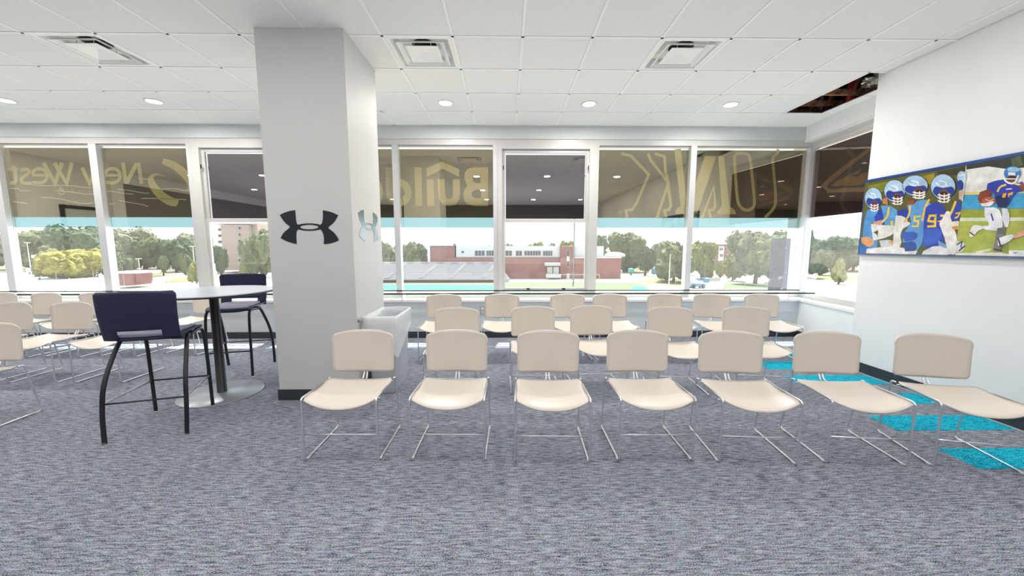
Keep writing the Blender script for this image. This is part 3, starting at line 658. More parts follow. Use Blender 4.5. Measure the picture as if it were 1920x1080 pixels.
# ============================================================ WASTE BIN
bn = empty('waste_bin', (-1.19, 3.73, 0)); tag(bn, 'pale grey rectangular waste bin with a clear liner beside the column', 'waste bin')
def rr(hx, hy, r, z, n=5):
    out = []
    for cx, cy, a in ((hx - r, hy - r, 0), (-hx + r, hy - r, PI / 2), (-hx + r, -hy + r, PI), (hx - r, -hy + r, 1.5 * PI)):
        for k in range(n + 1): t = a + PI / 2 * k / n; out.append(Vector((cx + r * math.cos(t), cy + r * math.sin(t), z)))
    return out
def loft(bm, rings, cap=True):
    R = [[bm.verts.new(p) for p in r] for r in rings]
    for A_, B_ in zip(R, R[1:]):
        for k in range(len(A_)): bm.faces.new((A_[k], A_[(k + 1) % len(A_)], B_[(k + 1) % len(A_)], B_[k]))
    if cap: bm.faces.new(R[0][::-1]); bm.faces.new(R[-1])
bm = bmesh.new(); loft(bm, [rr(.105, .225, .03, .0), rr(.11, .232, .03, .01), rr(.138, .272, .035, .72), rr(.142, .276, .035, .725), rr(.142, .276, .035, .745), rr(.134, .268, .03, .745), rr(.13, .262, .03, .70), rr(.10, .22, .03, .02)]); obj('bin_body', bm, M['bin'], bn, True)
bm = bmesh.new(); rings = []
for z, hx, hy, amp in ((.10, .095, .21, .004), (.40, .11, .235, .01), (.70, .128, .258, .006), (.752, .138, .272, .003), (.766, .150, .286, .008), (.742, .162, .30, .016), (.66, .162, .302, .022), (.60, .156, .297, .020)):
    r = rr(hx, hy, .035, z, 8)
    for k, p_ in enumerate(r):
        d = Vector((p_.x, p_.y, 0)).normalized(); n_ = noise.noise(Vector((p_.x * 16, p_.y * 12, z * 4))) + .5 * noise.noise(Vector((p_.x * 40, p_.y * 40, z * 9))); p_ += d * amp * (n_ + .4)
        if z in (.60, .66) : p_.z += (-.22 * max(0, p_.x / hx) * (.5 - .5 * p_.y / hy) + .07 * n_) * (1 if z == .60 else .4)
    rings.append(r)
loft(bm, rings, False); bmesh.ops.subdivide_edges(bm, edges=bm.edges[:], cuts=1, use_grid_fill=True)
for v in bm.verts: v.co += Vector((1, 1, .5)) * .014 * noise.noise(Vector((v.co.x * 22, v.co.y * 22, v.co.z * 14)))
obj('bin_liner', bm, M['bag'], bn, True)

# ============================================================ WALL PRINT
MP = {}
def pc(h):
    if h in MP: return MP[h]
    c = tuple(((int(h[i:i + 2], 16) / 255) ** 2.2) * .92 for i in (0, 2, 4)); MP[h] = mat('print ' + h, c, .3, var=.16, scale=16); return MP[h]
pr = empty('wall_print', (XR, 3.4, 1.73)); tag(pr, 'long glossy football team photo print with blue edges on the white wall', 'picture')
PY0, PY1, PZ0, PZ1 = 4.165, 2.35, 1.335, 2.115
bx('backing_panel', (-.032, PY1 - 3.4, PZ0 - 1.73), (0, PY0 - 3.4, PZ1 - 1.73), pc('1d4f93'), pr)
bx('top_rail', (-.04, PY1 - 3.4, PZ1 - 1.73), (0, PY0 - 3.4, PZ1 + .022 - 1.73), pc('0f4791'), pr)
bx('bottom_rail', (-.036, PY1 - 3.4, PZ0 - .015 - 1.73), (0, PY0 - 3.4, PZ0 - 1.73), pc('5a6f8a'), pr)
CP = (1600, 280, 5.144)
def PX(x, y, nq=False):
    if nq: return Vector((-1, 0, 0))
    return onx(x, y, XR - .033)
bm = bmesh.new(); pm = []; lev = [0]
def clampP(v):
    return Vector((v.x, min(max(v.y, PY1), PY0 - .002), min(max(v.z, PZ0 + .004), PZ1 - .002)))
def P(h, pts, w_=None, sm=0):
    if pc(h) not in pm: pm.append(pc(h))
    mi = pm.index(pc(h)); lev[0] += 1; d = Vector((-.00004 * lev[0], 0, 0)); off = Vector((XR, 3.4, 1.73))
    if sm: pts = smooth2(pts, sm)
    if w_:
        o2 = ribbon(pts, w_); K = len(pts); qs = [[o2[i], o2[i + 1], o2[2 * K - 2 - i], o2[2 * K - 1 - i]] for i in range(K - 1)]
    else: qs = [pts]
    for q in qs:
        vs_ = [clampP(PX(CP[0] + a / CP[2], CP[1] + b / CP[2])) + d - off for a, b in q]
        for t in tessellate_polygon([vs_]):
            try: f = bm.faces.new([bm.verts.new(vs_[i]) for i in t]); f.material_index = mi
            except ValueError: pass
# backgrounds
P('5b5a2a', [(100, 300), (1100, 150), (1100, 1030), (60, 1030)]); P('9a8a22', [(640, 270), (780, 225), (790, 330), (720, 340)]); P('3c3416', [(800, 215), (1100, 160), (1080, 240), (830, 260)]); P('7b8324', [(140, 350), (330, 310), (300, 400), (260, 420), (140, 380)])
P('e6e4e0', [(1090, 130), (2300, -120), (2300, 420), (1050, 440)]); P('2b2f2a', [(1090, 150), (2300, -180), (2300, 120), (1480, 190), (1300, 165), (1090, 195)]); P('4c5b3c', [(1520, 90), (1610, 60), (1640, 150), (1540, 190)])
P('e9d27c', [(1060, 412), (1660, 390), (2300, 360), (2300, 400), (1660, 425), (1060, 442)]); P('3f9fd0', [(1060, 440), (1660, 420), (2300, 400), (2300, 560), (1660, 568), (1040, 582)])
P('9aa233', [(1040, 582), (2300, 560), (2300, 700), (1030, 665)]); P('d9dcc4', [(1030, 660), (1660, 655), (2300, 650), (2300, 690), (1660, 690), (1025, 695)]); P('abb34d', [(1020, 693), (2300, 690), (2300, 1000), (980, 1010)]); P('d7d9c9', [(1180, 985), (1330, 955), (1310, 980), (1180, 1010)])
P('e2e0d8', [(980, 1000), (2300, 990), (2300, 1060), (980, 1040)]); P('8d9740', [(1440, 880), (1500, 860), (1500, 1010), (1440, 1000)]); P('e6e8ea', [(1500, 975), (1700, 975), (1700, 1050), (1500, 1050)]); P('9aa0a0', [(1530, 990), (1600, 990), (1560, 1010)])
# team kneeling: bodies
P('4d8fd0', [(80, 1010), (110, 600), (200, 560), (260, 640), (220, 1010)], sm=1); P('2143b0', [(205, 650), (270, 560), (360, 560), (350, 690), (270, 740), (210, 700)], sm=1); P('5b9ad2', [(270, 545), (360, 540), (440, 600), (420, 760), (330, 800), (300, 700)], sm=1)
P('f2c63c', [(345, 560), (330, 650), (270, 710)], 18, 1); P('f2c63c', [(370, 690), (372, 740)], 26)
P('d9a184', [(195, 700), (280, 680), (270, 760), (180, 780)]); P('e2e0de', [(170, 720), (270, 730), (420, 740), (540, 690), (550, 730), (420, 790), (330, 850), (190, 880)], sm=1); P('3d3f45', [(195, 800), (240, 780), (235, 850), (225, 820)]); P('2d66b4', [(60, 920), (150, 900), (140, 1010), (60, 1010)]); P('e09a5e', [(75, 850), (150, 840), (215, 900), (150, 950), (80, 900)], sm=1)
P('e9e7e6', [(130, 960), (380, 930), (620, 980), (600, 1030), (120, 1030)]); P('c9cbd2', [(250, 880), (380, 870), (400, 930), (270, 950)], sm=1); P('e3a25f', [(340, 890), (400, 880), (380, 930)])
P('1d3fa5', [(420, 600), (540, 560), (560, 660), (500, 700), (430, 640)], sm=1); P('5a9ad4', [(520, 540), (700, 470), (760, 540), (700, 700), (650, 980), (520, 960), (460, 860), (560, 700)], sm=1); P('e8e4e2', [(410, 640), (480, 640), (540, 700), (450, 800), (470, 930), (380, 990), (390, 800)], sm=1)
P('f0c544', [(550, 540), (540, 640), (490, 700)], 18, 1); P('f0c544', [(735, 480), (690, 570), (665, 690)], 20, 1); P('2b59ba', [(460, 800), (620, 790), (620, 870), (500, 890)], sm=1); P('2a4c9c', [(480, 900), (600, 880), (620, 980), (500, 985)], sm=1); P('f0c030', [(652, 648), (594, 648), (590, 690), (628, 692), (624, 742), (568, 742)], 18)
P('2a3fb0', [(700, 560), (790, 500), (900, 560), (900, 760), (860, 960), (670, 960), (680, 700)], sm=1); P('3360c8', [(680, 770), (860, 760), (840, 900), (670, 940)], sm=1); P('7ea6de', [(820, 880), (920, 930), (930, 1000), (830, 990)]); P('3146b8', [(940, 600), (1000, 490), (1045, 520), (1030, 690), (950, 690)], sm=1)
P('f2cf48', [(990, 500), (960, 580), (930, 640)], 22, 1); P('f4c81e', [(800, 640), (740, 640), (725, 690), (780, 700), (800, 640), (790, 740), (715, 745)], 22); P('f4c81e', [(840, 640), (890, 640), (875, 685), (830, 695), (880, 700)], 22); P('f4c81e', [(990, 620), (1030, 610), (1010, 650), (980, 665)], 16)
P('f0ebe8', [(830, 720), (920, 560), (950, 700), (1010, 860), (990, 1020), (920, 1010), (880, 850)], sm=1); P('e7e5e8', [(680, 980), (800, 920), (940, 970), (980, 1020), (660, 1020)], sm=1); P('d8b79f', [(1020, 400), (1060, 380), (1050, 490), (1020, 480)]); P('f0ead0', [(920, 700), (1020, 690), (1015, 770), (950, 760)]); P('e8943a', [(955, 745), (1015, 740), (1005, 775), (960, 770)])
P('cfd6dc', [(990, 880), (1090, 900), (1060, 990), (990, 990)], sm=1); P('2f3338', [(1000, 920), (1050, 890), (1040, 950)], 12); P('2f3338', [(1020, 980), (1080, 930)], 14)
# helmets
def helm(cx, cy, rx, ry, jaw=1, light='a9c8e6', dark='1f3d94'):
    P('232a3a', ell(cx, cy, rx * 1.05, ry * 1.04, 18)); P(light, ell(cx, cy, rx, ry, 18)); P(dark, ell(cx + rx * .05, cy + ry * .35, rx * .9, ry * .55, 14)); P(light, [(cx - rx * .9, cy - ry * .1), (cx - rx * .3, cy - ry * .95), (cx + rx * .6, cy - ry * .75), (cx + rx * .9, cy - ry * .05), (cx, cy + ry * .1)], sm=1)
    P('f0f4f8', [(cx - rx * .3, cy - ry * .5), (cx + rx * .2, cy - ry * .35), (cx + rx * .3, cy - ry * .02)], rx * .09); P('e8eff6', [(cx - rx * .6, cy - ry * .3), (cx - rx * .1, cy + ry * .02), (cx + rx * .35, cy - ry * .15)], rx * .07)
    fx, fy = cx + jaw * rx * .55, cy + ry * .65
    P('8a4a30', ell(fx, fy, rx * .42, ry * .42, 12)); P('3a1d18', ell(fx, fy - ry * .12, rx * .3, ry * .16, 10))
    for k in range(3): P('f4f2f0', [(fx - rx * .5, fy + ry * (.0 + .24 * k)), (fx + rx * .1, fy + ry * (.12 + .26 * k)), (fx + rx * .52, fy + ry * (-.05 + .22 * k))], rx * .10, 1)
    for k in (-.35, .05, .42): P('f4f2f0', [(fx + rx * k, fy - ry * .1), (fx + rx * (k * .8), fy + ry * .66)], rx * .08)
helm(195, 470, 82, 100, .2); helm(400, 400, 100, 105, .5); helm(600, 350, 120, 98, .55); helm(870, 360, 118, 120, .1); P('a9c8e6', ell(1050, 270, 45, 60)); P('f0f0f0', [(1020, 260), (1080, 240)], 12); P('1f3d94', ell(1035, 345, 32, 50)); P('d8dce2', [(1085, 210), (1070, 380), (1055, 500)], 10)
P('c77f50', [(280, 480), (330, 460), (340, 540), (290, 520)]); P('a84a2a', [(520, 500), (600, 490), (590, 530), (530, 530)])
# runner with the ball
P('e5e6ee', [(1270, 560), (1400, 560), (1440, 640), (1450, 760), (1400, 790), (1240, 770), (1240, 735), (1330, 740), (1270, 640)], sm=1); P('d5d6e2', [(1440, 560), (1510, 580), (1510, 740), (1470, 760), (1440, 660)], sm=1); P('2a3f8a', [(1335, 620), (1355, 690)], 14)
P('ecebea', [(1235, 735), (1150, 730), (1115, 840), (1160, 850), (1200, 790), (1250, 770)], sm=1); P('2b2d34', [(1130, 800), (1170, 830)], 12); P('7d7a7c', [(1390, 780), (1480, 770), (1430, 990), (1350, 980)], sm=1); P('6e6c70', [(1390, 760), (1480, 750), (1460, 820), (1400, 810)])
P('283ca8', [(1300, 330), (1380, 300), (1470, 290), (1600, 330), (1640, 300), (1660, 400), (1560, 420), (1490, 560), (1390, 560), (1370, 420), (1290, 390)], sm=1); P('1b2358', [(1370, 450), (1520, 440), (1490, 570), (1400, 560)], sm=1)
P('8a3d22', [(1290, 390), (1360, 410), (1300, 480), (1330, 540), (1230, 530), (1200, 470), (1230, 410)], sm=1); P('b05a36', ell(1310, 500, 68, 42, 16)); P('e6b59a', [(1280, 480), (1320, 500), (1360, 480)], 10); P('ece6e4', [(1230, 520), (1280, 520), (1370, 490), (1340, 550), (1250, 550)], sm=1)
P('f0cf62', [(1395, 410), (1420, 360), (1480, 340)], 18, 1); P('f0cf62', [(1560, 330), (1640, 350)], 18); P('f5ae1c', [(1450, 425), (1485, 420), (1470, 465), (1440, 465)]); P('f5ae1c', [(1500, 425), (1550, 410), (1540, 440), (1515, 440), (1500, 470)]); P('f2e6d0', [(1480, 385), (1535, 380)], 10)
P('8a4528', [(1600, 350), (1660, 320), (1720, 360), (1700, 420), (1640, 400)], sm=1)
P('3c78c4', ell(1540, 230, 82, 65, 18)); P('8fc2ea', ell(1550, 195, 60, 26, 14)); P('7a4330', ell(1535, 285, 50, 34, 12)); P('2c1a18', ell(1540, 270, 40, 14, 10))
P('f4f4f4', [(1450, 255), (1480, 320), (1560, 335), (1600, 250)], 16, 1); P('f4f4f4', [(1470, 285), (1590, 285)], 10); P('f4f4f4', [(1500, 220), (1570, 225), (1570, 250), (1500, 250)])
P('e7a98c', [(1540, 830), (1660, 770), (1800, 720), (1800, 790), (1660, 830), (1560, 860)]); P('e8e8ea', [(1400, 860), (1540, 810), (1560, 850), (1480, 910), (1400, 930)], sm=1); P('3a3a40', [(1400, 850), (1430, 940)], 16); P('3a3a40', [(1360, 960), (1440, 980)], 16)
me = bpy.data.meshes.new('printed_sheet'); bm.to_mesh(me); bm.free()
for m_ in pm: me.materials.append(m_)
o = bpy.data.objects.new('printed_sheet', me); col.objects.link(o); o.parent = pr

# ============================================================ OUTSIDE
GZ = -8.0
X_ = dict(concrete=mat('pale concrete paving', (.52, .48, .43), .9, var=.12, scale=.05), grass=mat('dry lawn grass', (.085, .10, .035), 1, c2=(.14, .125, .06), scale=.08),
          turf=mat('bright turf', (.075, .13, .055), 1, var=.1, scale=.1), blue=mat('turquoise end zone turf', (0.013, 0.225, 0.297), 1), asphalt=mat('grey tan parking asphalt', (.105, .078, .062), .9, var=.1, scale=.05),
          brick=mat('red brick cladding', (0.207, 0.099, 0.090), .9, var=.12, scale=.6), metal=mat('white metal cladding', (0.46, 0.465, 0.48), .6), glassd=mat('dark building glazing', (0.045, 0.059, 0.068), .2),
          alu=mat('bleacher aluminium', (0.33, 0.33, 0.35), .6), tan=mat('beige apartment cladding', (0.297, 0.243, 0.216), .9, var=.04, scale=.3), pole=mat('grey galvanised pole', (0.189, 0.198, 0.207), .5),
          hedge=mat('low dark hedge', (0.023, 0.032, 0.027), 1), trunk=mat('bark', (0.072, 0.050, 0.036), 1), white=mat('white painted steel', (0.360, 0.360, 0.360), .5), lift=mat('blue painted machine', (0.036, 0.158, 0.279), .5),
          aqua=mat('aqua painted sculpture', (0.013, 0.248, 0.216), .5), wallw=mat('white render', (0.5, 0.5, 0.49), .8))
def cut(m_): return m_
g = bmesh.new(); box(g, (-600, 12, GZ - .5), (600, 900, GZ)); struct(obj('ground_outside', g, X_['concrete']))
def gpoly(name, px, z, m, label, cat, kind='structure'):
    b = bmesh.new(); pts = [onz(x, y, GZ) for x, y in px]; flat(b, [[Vector((p.x, p.y, GZ + z)) for p in pts]], (0, 0, 1), .02)
    o = obj(name, b, m); tag(o, label, None, None, kind); return o
gpoly('lawn', [(-200, 494), (215, 492), (215, 505), (-200, 508)], .03, X_['grass'], 'strip of lawn before the far trees', 'lawn')
gpoly('lawn', [(215, 487), (390, 487), (395, 492), (300, 494), (215, 495)], .03, X_['grass'], 'lawn', 'lawn')
gpoly('parking_lot', [(208, 495), (395, 492), (395, 508), (215, 507)], .03, X_['asphalt'], 'parking lot', 'lot')
gpoly('lawn', [(250, 512), (340, 515), (260, 524), (236, 522)], .03, X_['grass'], 'lawn', 'lawn')
gpoly('lawn', [(330, 521), (400, 516), (400, 526), (300, 532)], .03, X_['grass'], 'lawn', 'lawn')
gpoly('lawn', [(1165, 503), (1225, 502), (1225, 512), (1168, 513)], .03, X_['grass'], 'lawn', 'lawn')
gpoly('lawn', [(1225, 522), (1300, 524), (1296, 540), (1190, 528)], .03, X_['grass'], 'lawn', 'lawn')
gpoly('lawn', [(1360, 531), (1450, 536), (1450, 541), (1355, 541)], .035, X_['turf'], 'lawn', 'lawn')
gpoly('lawn', [(1535, 515), (1620, 518), (1630, 527), (1530, 524)], .03, X_['grass'], 'lawn', 'lawn')
gpoly('parking_lot', [(1530, 490), (1700, 490), (1720, 514), (1525, 513), (1528, 500)], .03, X_['asphalt'], 'parking lot', 'lot')
gpoly('field_turf', [(660, 529.5), (1190, 529.5), (1215, 536), (1225, 560), (640, 560)], .02, X_['turf'], 'green turf', 'field')
gpoly('field_end_zone', [(650, 535), (925, 535), (925, 543), (640, 544)], .05, X_['blue'], 'blue zone', 'field')
gpoly('field_end_zone', [(1190, 537), (1208, 538), (1215, 546), (1180, 547)], .05, X_['blue'], 'blue zone', 'field')
gpoly('field_sideline', [(690, 529), (930, 529), (930, 533), (690, 533)], .04, X_['asphalt'], 'sideline', 'field')

def facade(root, name, x0, y0, x1, y1, Y, m, depth=6):
    a = ony(x0, y1, Y); b = ony(x1, y0, Y); L = root.location
    return bx(name, (a.x - L.x, Y - L.y, a.z - L.z), (b.x - L.x, Y + depth - L.y, b.z - L.z), m, root)
def brickwall(root, x0, y0, x1, y1, Y, name='brick_wall', depth=6): return facade(root, name, x0, y0, x1, y1, Y, X_['brick'], depth)
def win(root, x0, y0, x1, y1, Y, n=1, m='glassd'):
    f = facade(root, 'window_frame', x0, y0, x1, y1, Y - .12, X_['metal'], .1)
    for k in range(n):
        xa = x0 + (x1 - x0) * (k + .08) / n; xb = x0 + (x1 - x0) * (k + .92) / n; q = facade(root, 'pane', xa, y0 + .5, xb, y1 - .5, Y - .18, X_[m], .05); q.location = Vector((0, 0, 0)); q.parent = f; f.matrix_parent_inverse = Matrix()
Yh = 107.5
hall = empty('sports_hall', (15, Yh, GZ)); tag(hall, 'long brick and white sports hall beyond the bleachers', 'building')
brickwall(hall, 806, 462, 855, 523, Yh, 'brick_wall', 30); facade(hall, 'roof_edge', 804, 460.5, 855, 462, Yh - .2, X_['glassd'], 30); facade(hall, 'white_cladding', 853, 461, 1050, 482.3, Yh, X_['metal'], 28); facade(hall, 'corner_post', 802, 461, 806, 494, Yh - .4, X_['metal'], 2)
brickwall(hall, 853, 482.3, 1050, 523, Yh - .2); brickwall(hall, 1050, 462, 1077, 523, Yh - .8); facade(hall, 'white_cladding', 1077, 461.5, 1132, 484, Yh + .4, X_['metal'], 24); brickwall(hall, 1077, 484, 1165, 523, Yh - .4, depth=10); facade(hall, 'roof_edge', 1077, 482.3, 1166, 484.2, Yh - .6, X_['metal'], 10.5)
for a in ((865, 470, 870, 475, 1), (890, 469.5, 909, 480, 3), (912, 469.5, 926, 480, 3), (936, 469.5, 960, 480, 4), (967, 470, 979, 480, 2), (983, 470, 1014, 479.5, 6), (1018, 470, 1036, 480, 4)): win(hall, *a[:4], Yh, a[4])
win(hall, 1062.5, 469, 1068, 481, Yh - .8); win(hall, 1062.5, 489.5, 1068, 501, Yh - .8); facade(hall, 'white_panel', 1062.5, 481, 1068, 489.5, Yh - 1, X_['metal'], .2); facade(hall, 'door', 1062.5, 513, 1068, 524, Yh - 1, X_['metal'], .2)
facade(hall, 'canopy', 1022, 493, 1051, 498.5, Yh - 3.5, X_['white'], 3.2); facade(hall, 'doorway', 1025, 499.5, 1049, 517, Yh - .35, X_['glassd'], .2); facade(hall, 'door', 1026, 500.5, 1036, 514, Yh - .5, X_['wallw'], .1); facade(hall, 'door', 1037.5, 500.5, 1048, 514, Yh - .5, X_['wallw'], .1); facade(hall, 'door_base', 1024, 514, 1052, 521, Yh - 2.5, X_['wallw'], 2)
b = bmesh.new(); c = ony(1153, 476, Yh + 5); L = hall.location
lathe(b, [(1.6, 0), (1.7, .4), (1.5, .9), (.8, 1.4), (0, 1.5)], seg=16)
for v in b.verts: v.co = Vector((v.co.x * 1.9 + c.x - L.x, v.co.y + 5, v.co.z * .9 + c.z - .8 - L.z))
obj('roof_vent', b, X_['metal'], hall, True); facade(hall, 'roof_vent', 1142, 474, 1164, 483, Yh + 4, X_['metal'], 3)
facade(hall, 'roof_vent', 850, 456.5, 854, 461, Yh + 4, X_['pole'], 2)
# bleachers
bl_ = empty('bleachers', (-25, 97, GZ)); tag(bl_, 'white aluminium bleachers beside the turf field', 'bleachers'); L = bl_.location
Y0 = 97.; zt = ony(800, 495, 105.5).z; nrow = 13; xl, xr = ony(560, 500, Y0).x, ony(956, 500, Y0).x
for k in range(nrow):
    z = GZ + 1.0 + (zt - GZ - 1.0) * k / (nrow - 1); y = Y0 + .66 * k
    b = bmesh.new(); box(b, (xl - L.x, y - L.y, z - .5 - L.z), (xr - .25 * k - L.x, y + .66 - L.y, z - L.z)); box(b, (xl - L.x, y + .05 - L.y, z + .28 - L.z), (xr - .3 - .25 * k - L.x, y + .32 - L.y, z + .34 - L.z)); obj('seat_row', b, X_['alu'], bl_)
for x in (618, 676, 725, 789, 846, 907):
    b = bmesh.new(); p0 = ony(x, 522, Y0); p1 = p0 + Vector((3.0, 8.6, 0)); zz0 = GZ + 1.2; zz1 = zt + .25
    for k in range(nrow): u = k / nrow; a = p0.lerp(p1, u); zz = zz0 + (zz1 - zz0) * u; box(b, (a.x - .5 - L.x, a.y - L.y, zz - L.z), (a.x + .5 - L.x, a.y + .66 - L.y, zz + .15 - L.z))
    obj('aisle_stair', b, X_['white'], bl_)
b = bmesh.new(); box(b, (xl - L.x, Y0 + 9 - L.y, 0), (xr - 3.5 - L.x, Y0 + 9.1 - L.y, zt + .6 - L.z)); obj('back_fence', b, X_['white'], bl_)
for k in range(12): x = xl + (xr - 4 - xl) * k / 12; bx('sponsor_panel', (x - L.x, Y0 + 8.9 - L.y, zt + .05 - L.z), (x + 2.2 - L.x, Y0 + 8.98 - L.y, zt + .5 - L.z), X_['pole'], bl_)
b = bmesh.new(); box(b, (xl - L.x, -.3, 0), (xr - .2 - L.x, -.1, .95)); obj('front_wall', b, X_['white'], bl_)
hd = bx('low_hedge', (ony(600, 527, 95.5).x, 95.2, GZ), (ony(925, 527, 95.5).x, 95.9, GZ + .75), X_['hedge']); tag(hd, 'dark low hedge strip at the foot of the bleachers', 'hedge', kind='stuff')
# goal frame, mast, posts, machines
gf = empty('goal_frame', (ony(1075, 528, 96).x, 96, GZ)); tag(gf, 'white goal frame on the turf in front of the sports hall', 'goal')
for n_, pts in (('post', [(1027, 531), (1027, 515)]), ('post', [(1124, 529), (1124, 515)]), ('crossbar', [(1027, 515), (1124, 515)])):
    b = bmesh.new(); tube(b, [ony(*p_, 96) - gf.location for p_ in pts], .09, 6); obj(n_, b, X_['white'], gf)
def mast(x, y0, y1, Y, r, label, arms=0, m='pole', name='light_mast'):
    a = ony(x, y0, Y); d = empty(name, (a.x, a.y, GZ)); tag(d, label, 'pole'); top = ony(x, y1, Y).z
    b = bmesh.new(); tube(b, [(0, 0, 0), (0, 0, top - GZ)], [r, r * .6], 8); obj('shaft', b, X_[m], d)
    if arms:
        b = bmesh.new(); tube(b, [(-arms, 0, top - GZ), (arms, 0, top - GZ)], r * .7, 6); obj('cross_arm', b, X_[m], d)
mast(1075, 529, 330, 95, .22, 'tall grey floodlight mast seen through the middle sash window', 3)
mast(1254.5, 528, 476, 85, .13, 'pale pole left of the slim mullion, lawn behind', 0, 'wallw', 'pale_pole'); mast(1280.5, 520, 477, 88, .13, 'pale pole touching the slim mullion', 0, 'wallw', 'pale_pole')
for x, y0, y1, l in ((109, 545, 509, 'leftmost thin fence post over the white terrace'), (178, 540, 506, 'thin fence post in the far left glazing'), (233, 535, 500, 'thin fence post by the small brick hut'), (293, 540, 520, 'short thin fence post right of the hut'), (313, 533, 520, 'short thin fence post over the path'), (1266, 541, 517, 'thin dark post beside the slim mullion'), (1320, 541, 508, 'thin dark post by the blue machine'), (1356, 541, 512, 'thin dark post left of the big tree trunk'), (1397, 541, 517, 'thin dark post below the big tree')):
    mast(x, y0, y1, 75, .06, l, 0, 'pole', 'fence_post')
for x, y0, y1, l in ((33, 515, 460, 'pale lamp pole at the far left'), (57, 500, 455, 'pale lamp pole beside the far left mullion'), (132, 545, 478, 'pale lamp pole before the yellow tree'), (263, 515, 485, 'pale lamp pole above the parking lot'), (365, 500, 462, 'pale lamp pole beside the sash window')):
    mast(x, y0, y1, 100, .12, l, .8, 'wallw', 'lamp_pole')
sc_ = empty('garden_sculpture', onz(1183, 516, GZ)); tag(sc_, 'aqua egg-shaped sculpture on the far lawn', 'sculpture'); b = bmesh.new(); lathe(b, [(.3, 0), (.5, .5), (.4, .8)], seg=12); obj('pedestal', b, X_['aqua'], sc_, True); b = bmesh.new(); lathe(b, [(.3, .8), (.9, 1.1), (1.0, 1.7), (.7, 2.2), (0, 2.3)], seg=14); obj('shell', b, X_['aqua'], sc_, True)
kb = empty('blue_kiosk', onz(1228, 514, GZ)); tag(kb, 'small blue kiosk with a gabled top beside the round tree', 'kiosk'); bx('body', (-1, -.6, 0), (1, .6, 1.7), X_['lift'], kb); b = bmesh.new(); tube(b, [(-1.1, 0, 1.8), (1.1, 0, 1.8)], .35, 3); obj('roof', b, X_['lift'], kb)
lf = empty('boom_lift', onz(1306, 540, GZ)); tag(lf, 'blue wheeled boom lift parked on the grass', 'machine')
bx('chassis', (-1.7, -.8, .4), (1.6, .8, 1.0), X_['lift'], lf); bx('turret', (-1.2, -.6, 1.0), (-.1, .6, 1.8), X_['white'], lf)
for x in (-1.1, 1.1):
    for y in (-.8, .8): b = bmesh.new(); bmesh.ops.create_cone(b, cap_ends=True, segments=14, radius1=.42, radius2=.42, depth=.25, matrix=Matrix.Translation((x, y, .42)) @ Matrix.Rotation(PI / 2, 4, 'X')); obj('wheel', b, X_['hedge'], lf)
b = bmesh.new(); tube(b, [(-.8, 0, 1.7), (1.5, 0, 1.9), (-.5, 0, 2.15), (1.9, 0, 2.3)], .12, 6); obj('boom', b, X_['lift'], lf); bx('basket', (1.7, -.5, 1.2), (2.5, .5, 2.1), X_['lift'], lf)
sg = empty('equipment_cart', onz(1339, 541, GZ)); tag(sg, 'grey tilted sign cart beside the blue boom lift', 'machine'); bx('panel', (-1.2, -.05, 1.6), (1.2, .05, 2.4), X_['pole'], sg); b = bmesh.new(); tube(b, [(-.3, 0, 1.8), (.6, 0, .1)], .08, 6); obj('stay', b, X_['pole'], sg); bx('base', (.2, -.5, 0), (1.3, .5, .9), X_['wallw'], sg)
# apartment block
ap = empty('apartment_tower', (ony(440, 500, 130).x, 130, GZ)); tag(ap, 'beige apartment tower with small square windows left of the column', 'building')
facade(ap, 'tower_wall', 421, 421, 466, 507, 130, X_['tan'], 14); facade(ap, 'side_wall', 404, 419, 421, 507, 131, X_['wallw'], 12); facade(ap, 'side_wall', 466, 419, 482, 507, 131.5, X_['tan'], 12); facade(ap, 'roof_edge', 403, 416, 474, 420, 130.5, X_['wallw'], 12)
for k in range(6): win(ap, 446.5, 425 + 12 * k, 451, 431 + 12 * k, 130)
for k in range(4): win(ap, 409, 428 + 11.5 * k, 416, 433 + 11.5 * k, 131, 2)
dm = empty('brick_dormitory', (ony(1350, 500, 150).x, 150, GZ)); tag(dm, 'red brick dormitory with rows of windows behind the big tree', 'building')
brickwall(dm, 1300, 463, 1336, 515, 150.5, depth=12); brickwall(dm, 1336, 458, 1400, 517, 150, depth=12); facade(dm, 'stair_bay', 1345, 462, 1358, 515, 149.7, X_['wallw'], .4)
for j in range(4):
    for x in (1338, 1350, 1361, 1372, 1384): win(dm, x, 464 + 12 * j, x + 6, 470 + 12 * j, 149.5, 2)
ht = empty('brick_hut', (ony(230, 530, 84).x, 84, GZ)); tag(ht, 'small flat-roofed brick hut near the field gate', 'building'); brickwall(ht, 212, 512, 243, 536, 84, depth=5); facade(ht, 'roof', 210, 509.5, 256, 513, 83.5, X_['wallw'], 6); brickwall(ht, 243, 513, 254, 530, 85, depth=4)
for x0, y0, x1, y1, Y, l in ((246, 474, 292, 487, 150, 'low white house with a shallow roof under the far trees'), (50, 503, 84, 514, 105, 'low white pavilion at the far left'), (60, 478, 96, 492, 140, 'small pale house behind the lamp poles')):
    hs = empty('low_house', (ony((x0 + x1) / 2, y1, Y).x, Y, GZ)); tag(hs, l, 'building'); facade(hs, 'wall', x0, (y0 + y1) / 2, x1, y1 + 3, Y, X_['wallw'], 8); facade(hs, 'roof', x0 - 1, y0, x1 + 1, (y0 + y1) / 2, Y - .5, X_['metal'], 9)
    facade(hs, 'garage_door', x0 + 4, (y0 + y1) / 2 + 2, x0 + 10, y1, Y - .3, X_['glassd'], .2)
tr = empty('white_terrace', (ony(100, 545, 60).x, 62, GZ)); tag(tr, 'bright white terrace roof left of the field', 'roof'); 
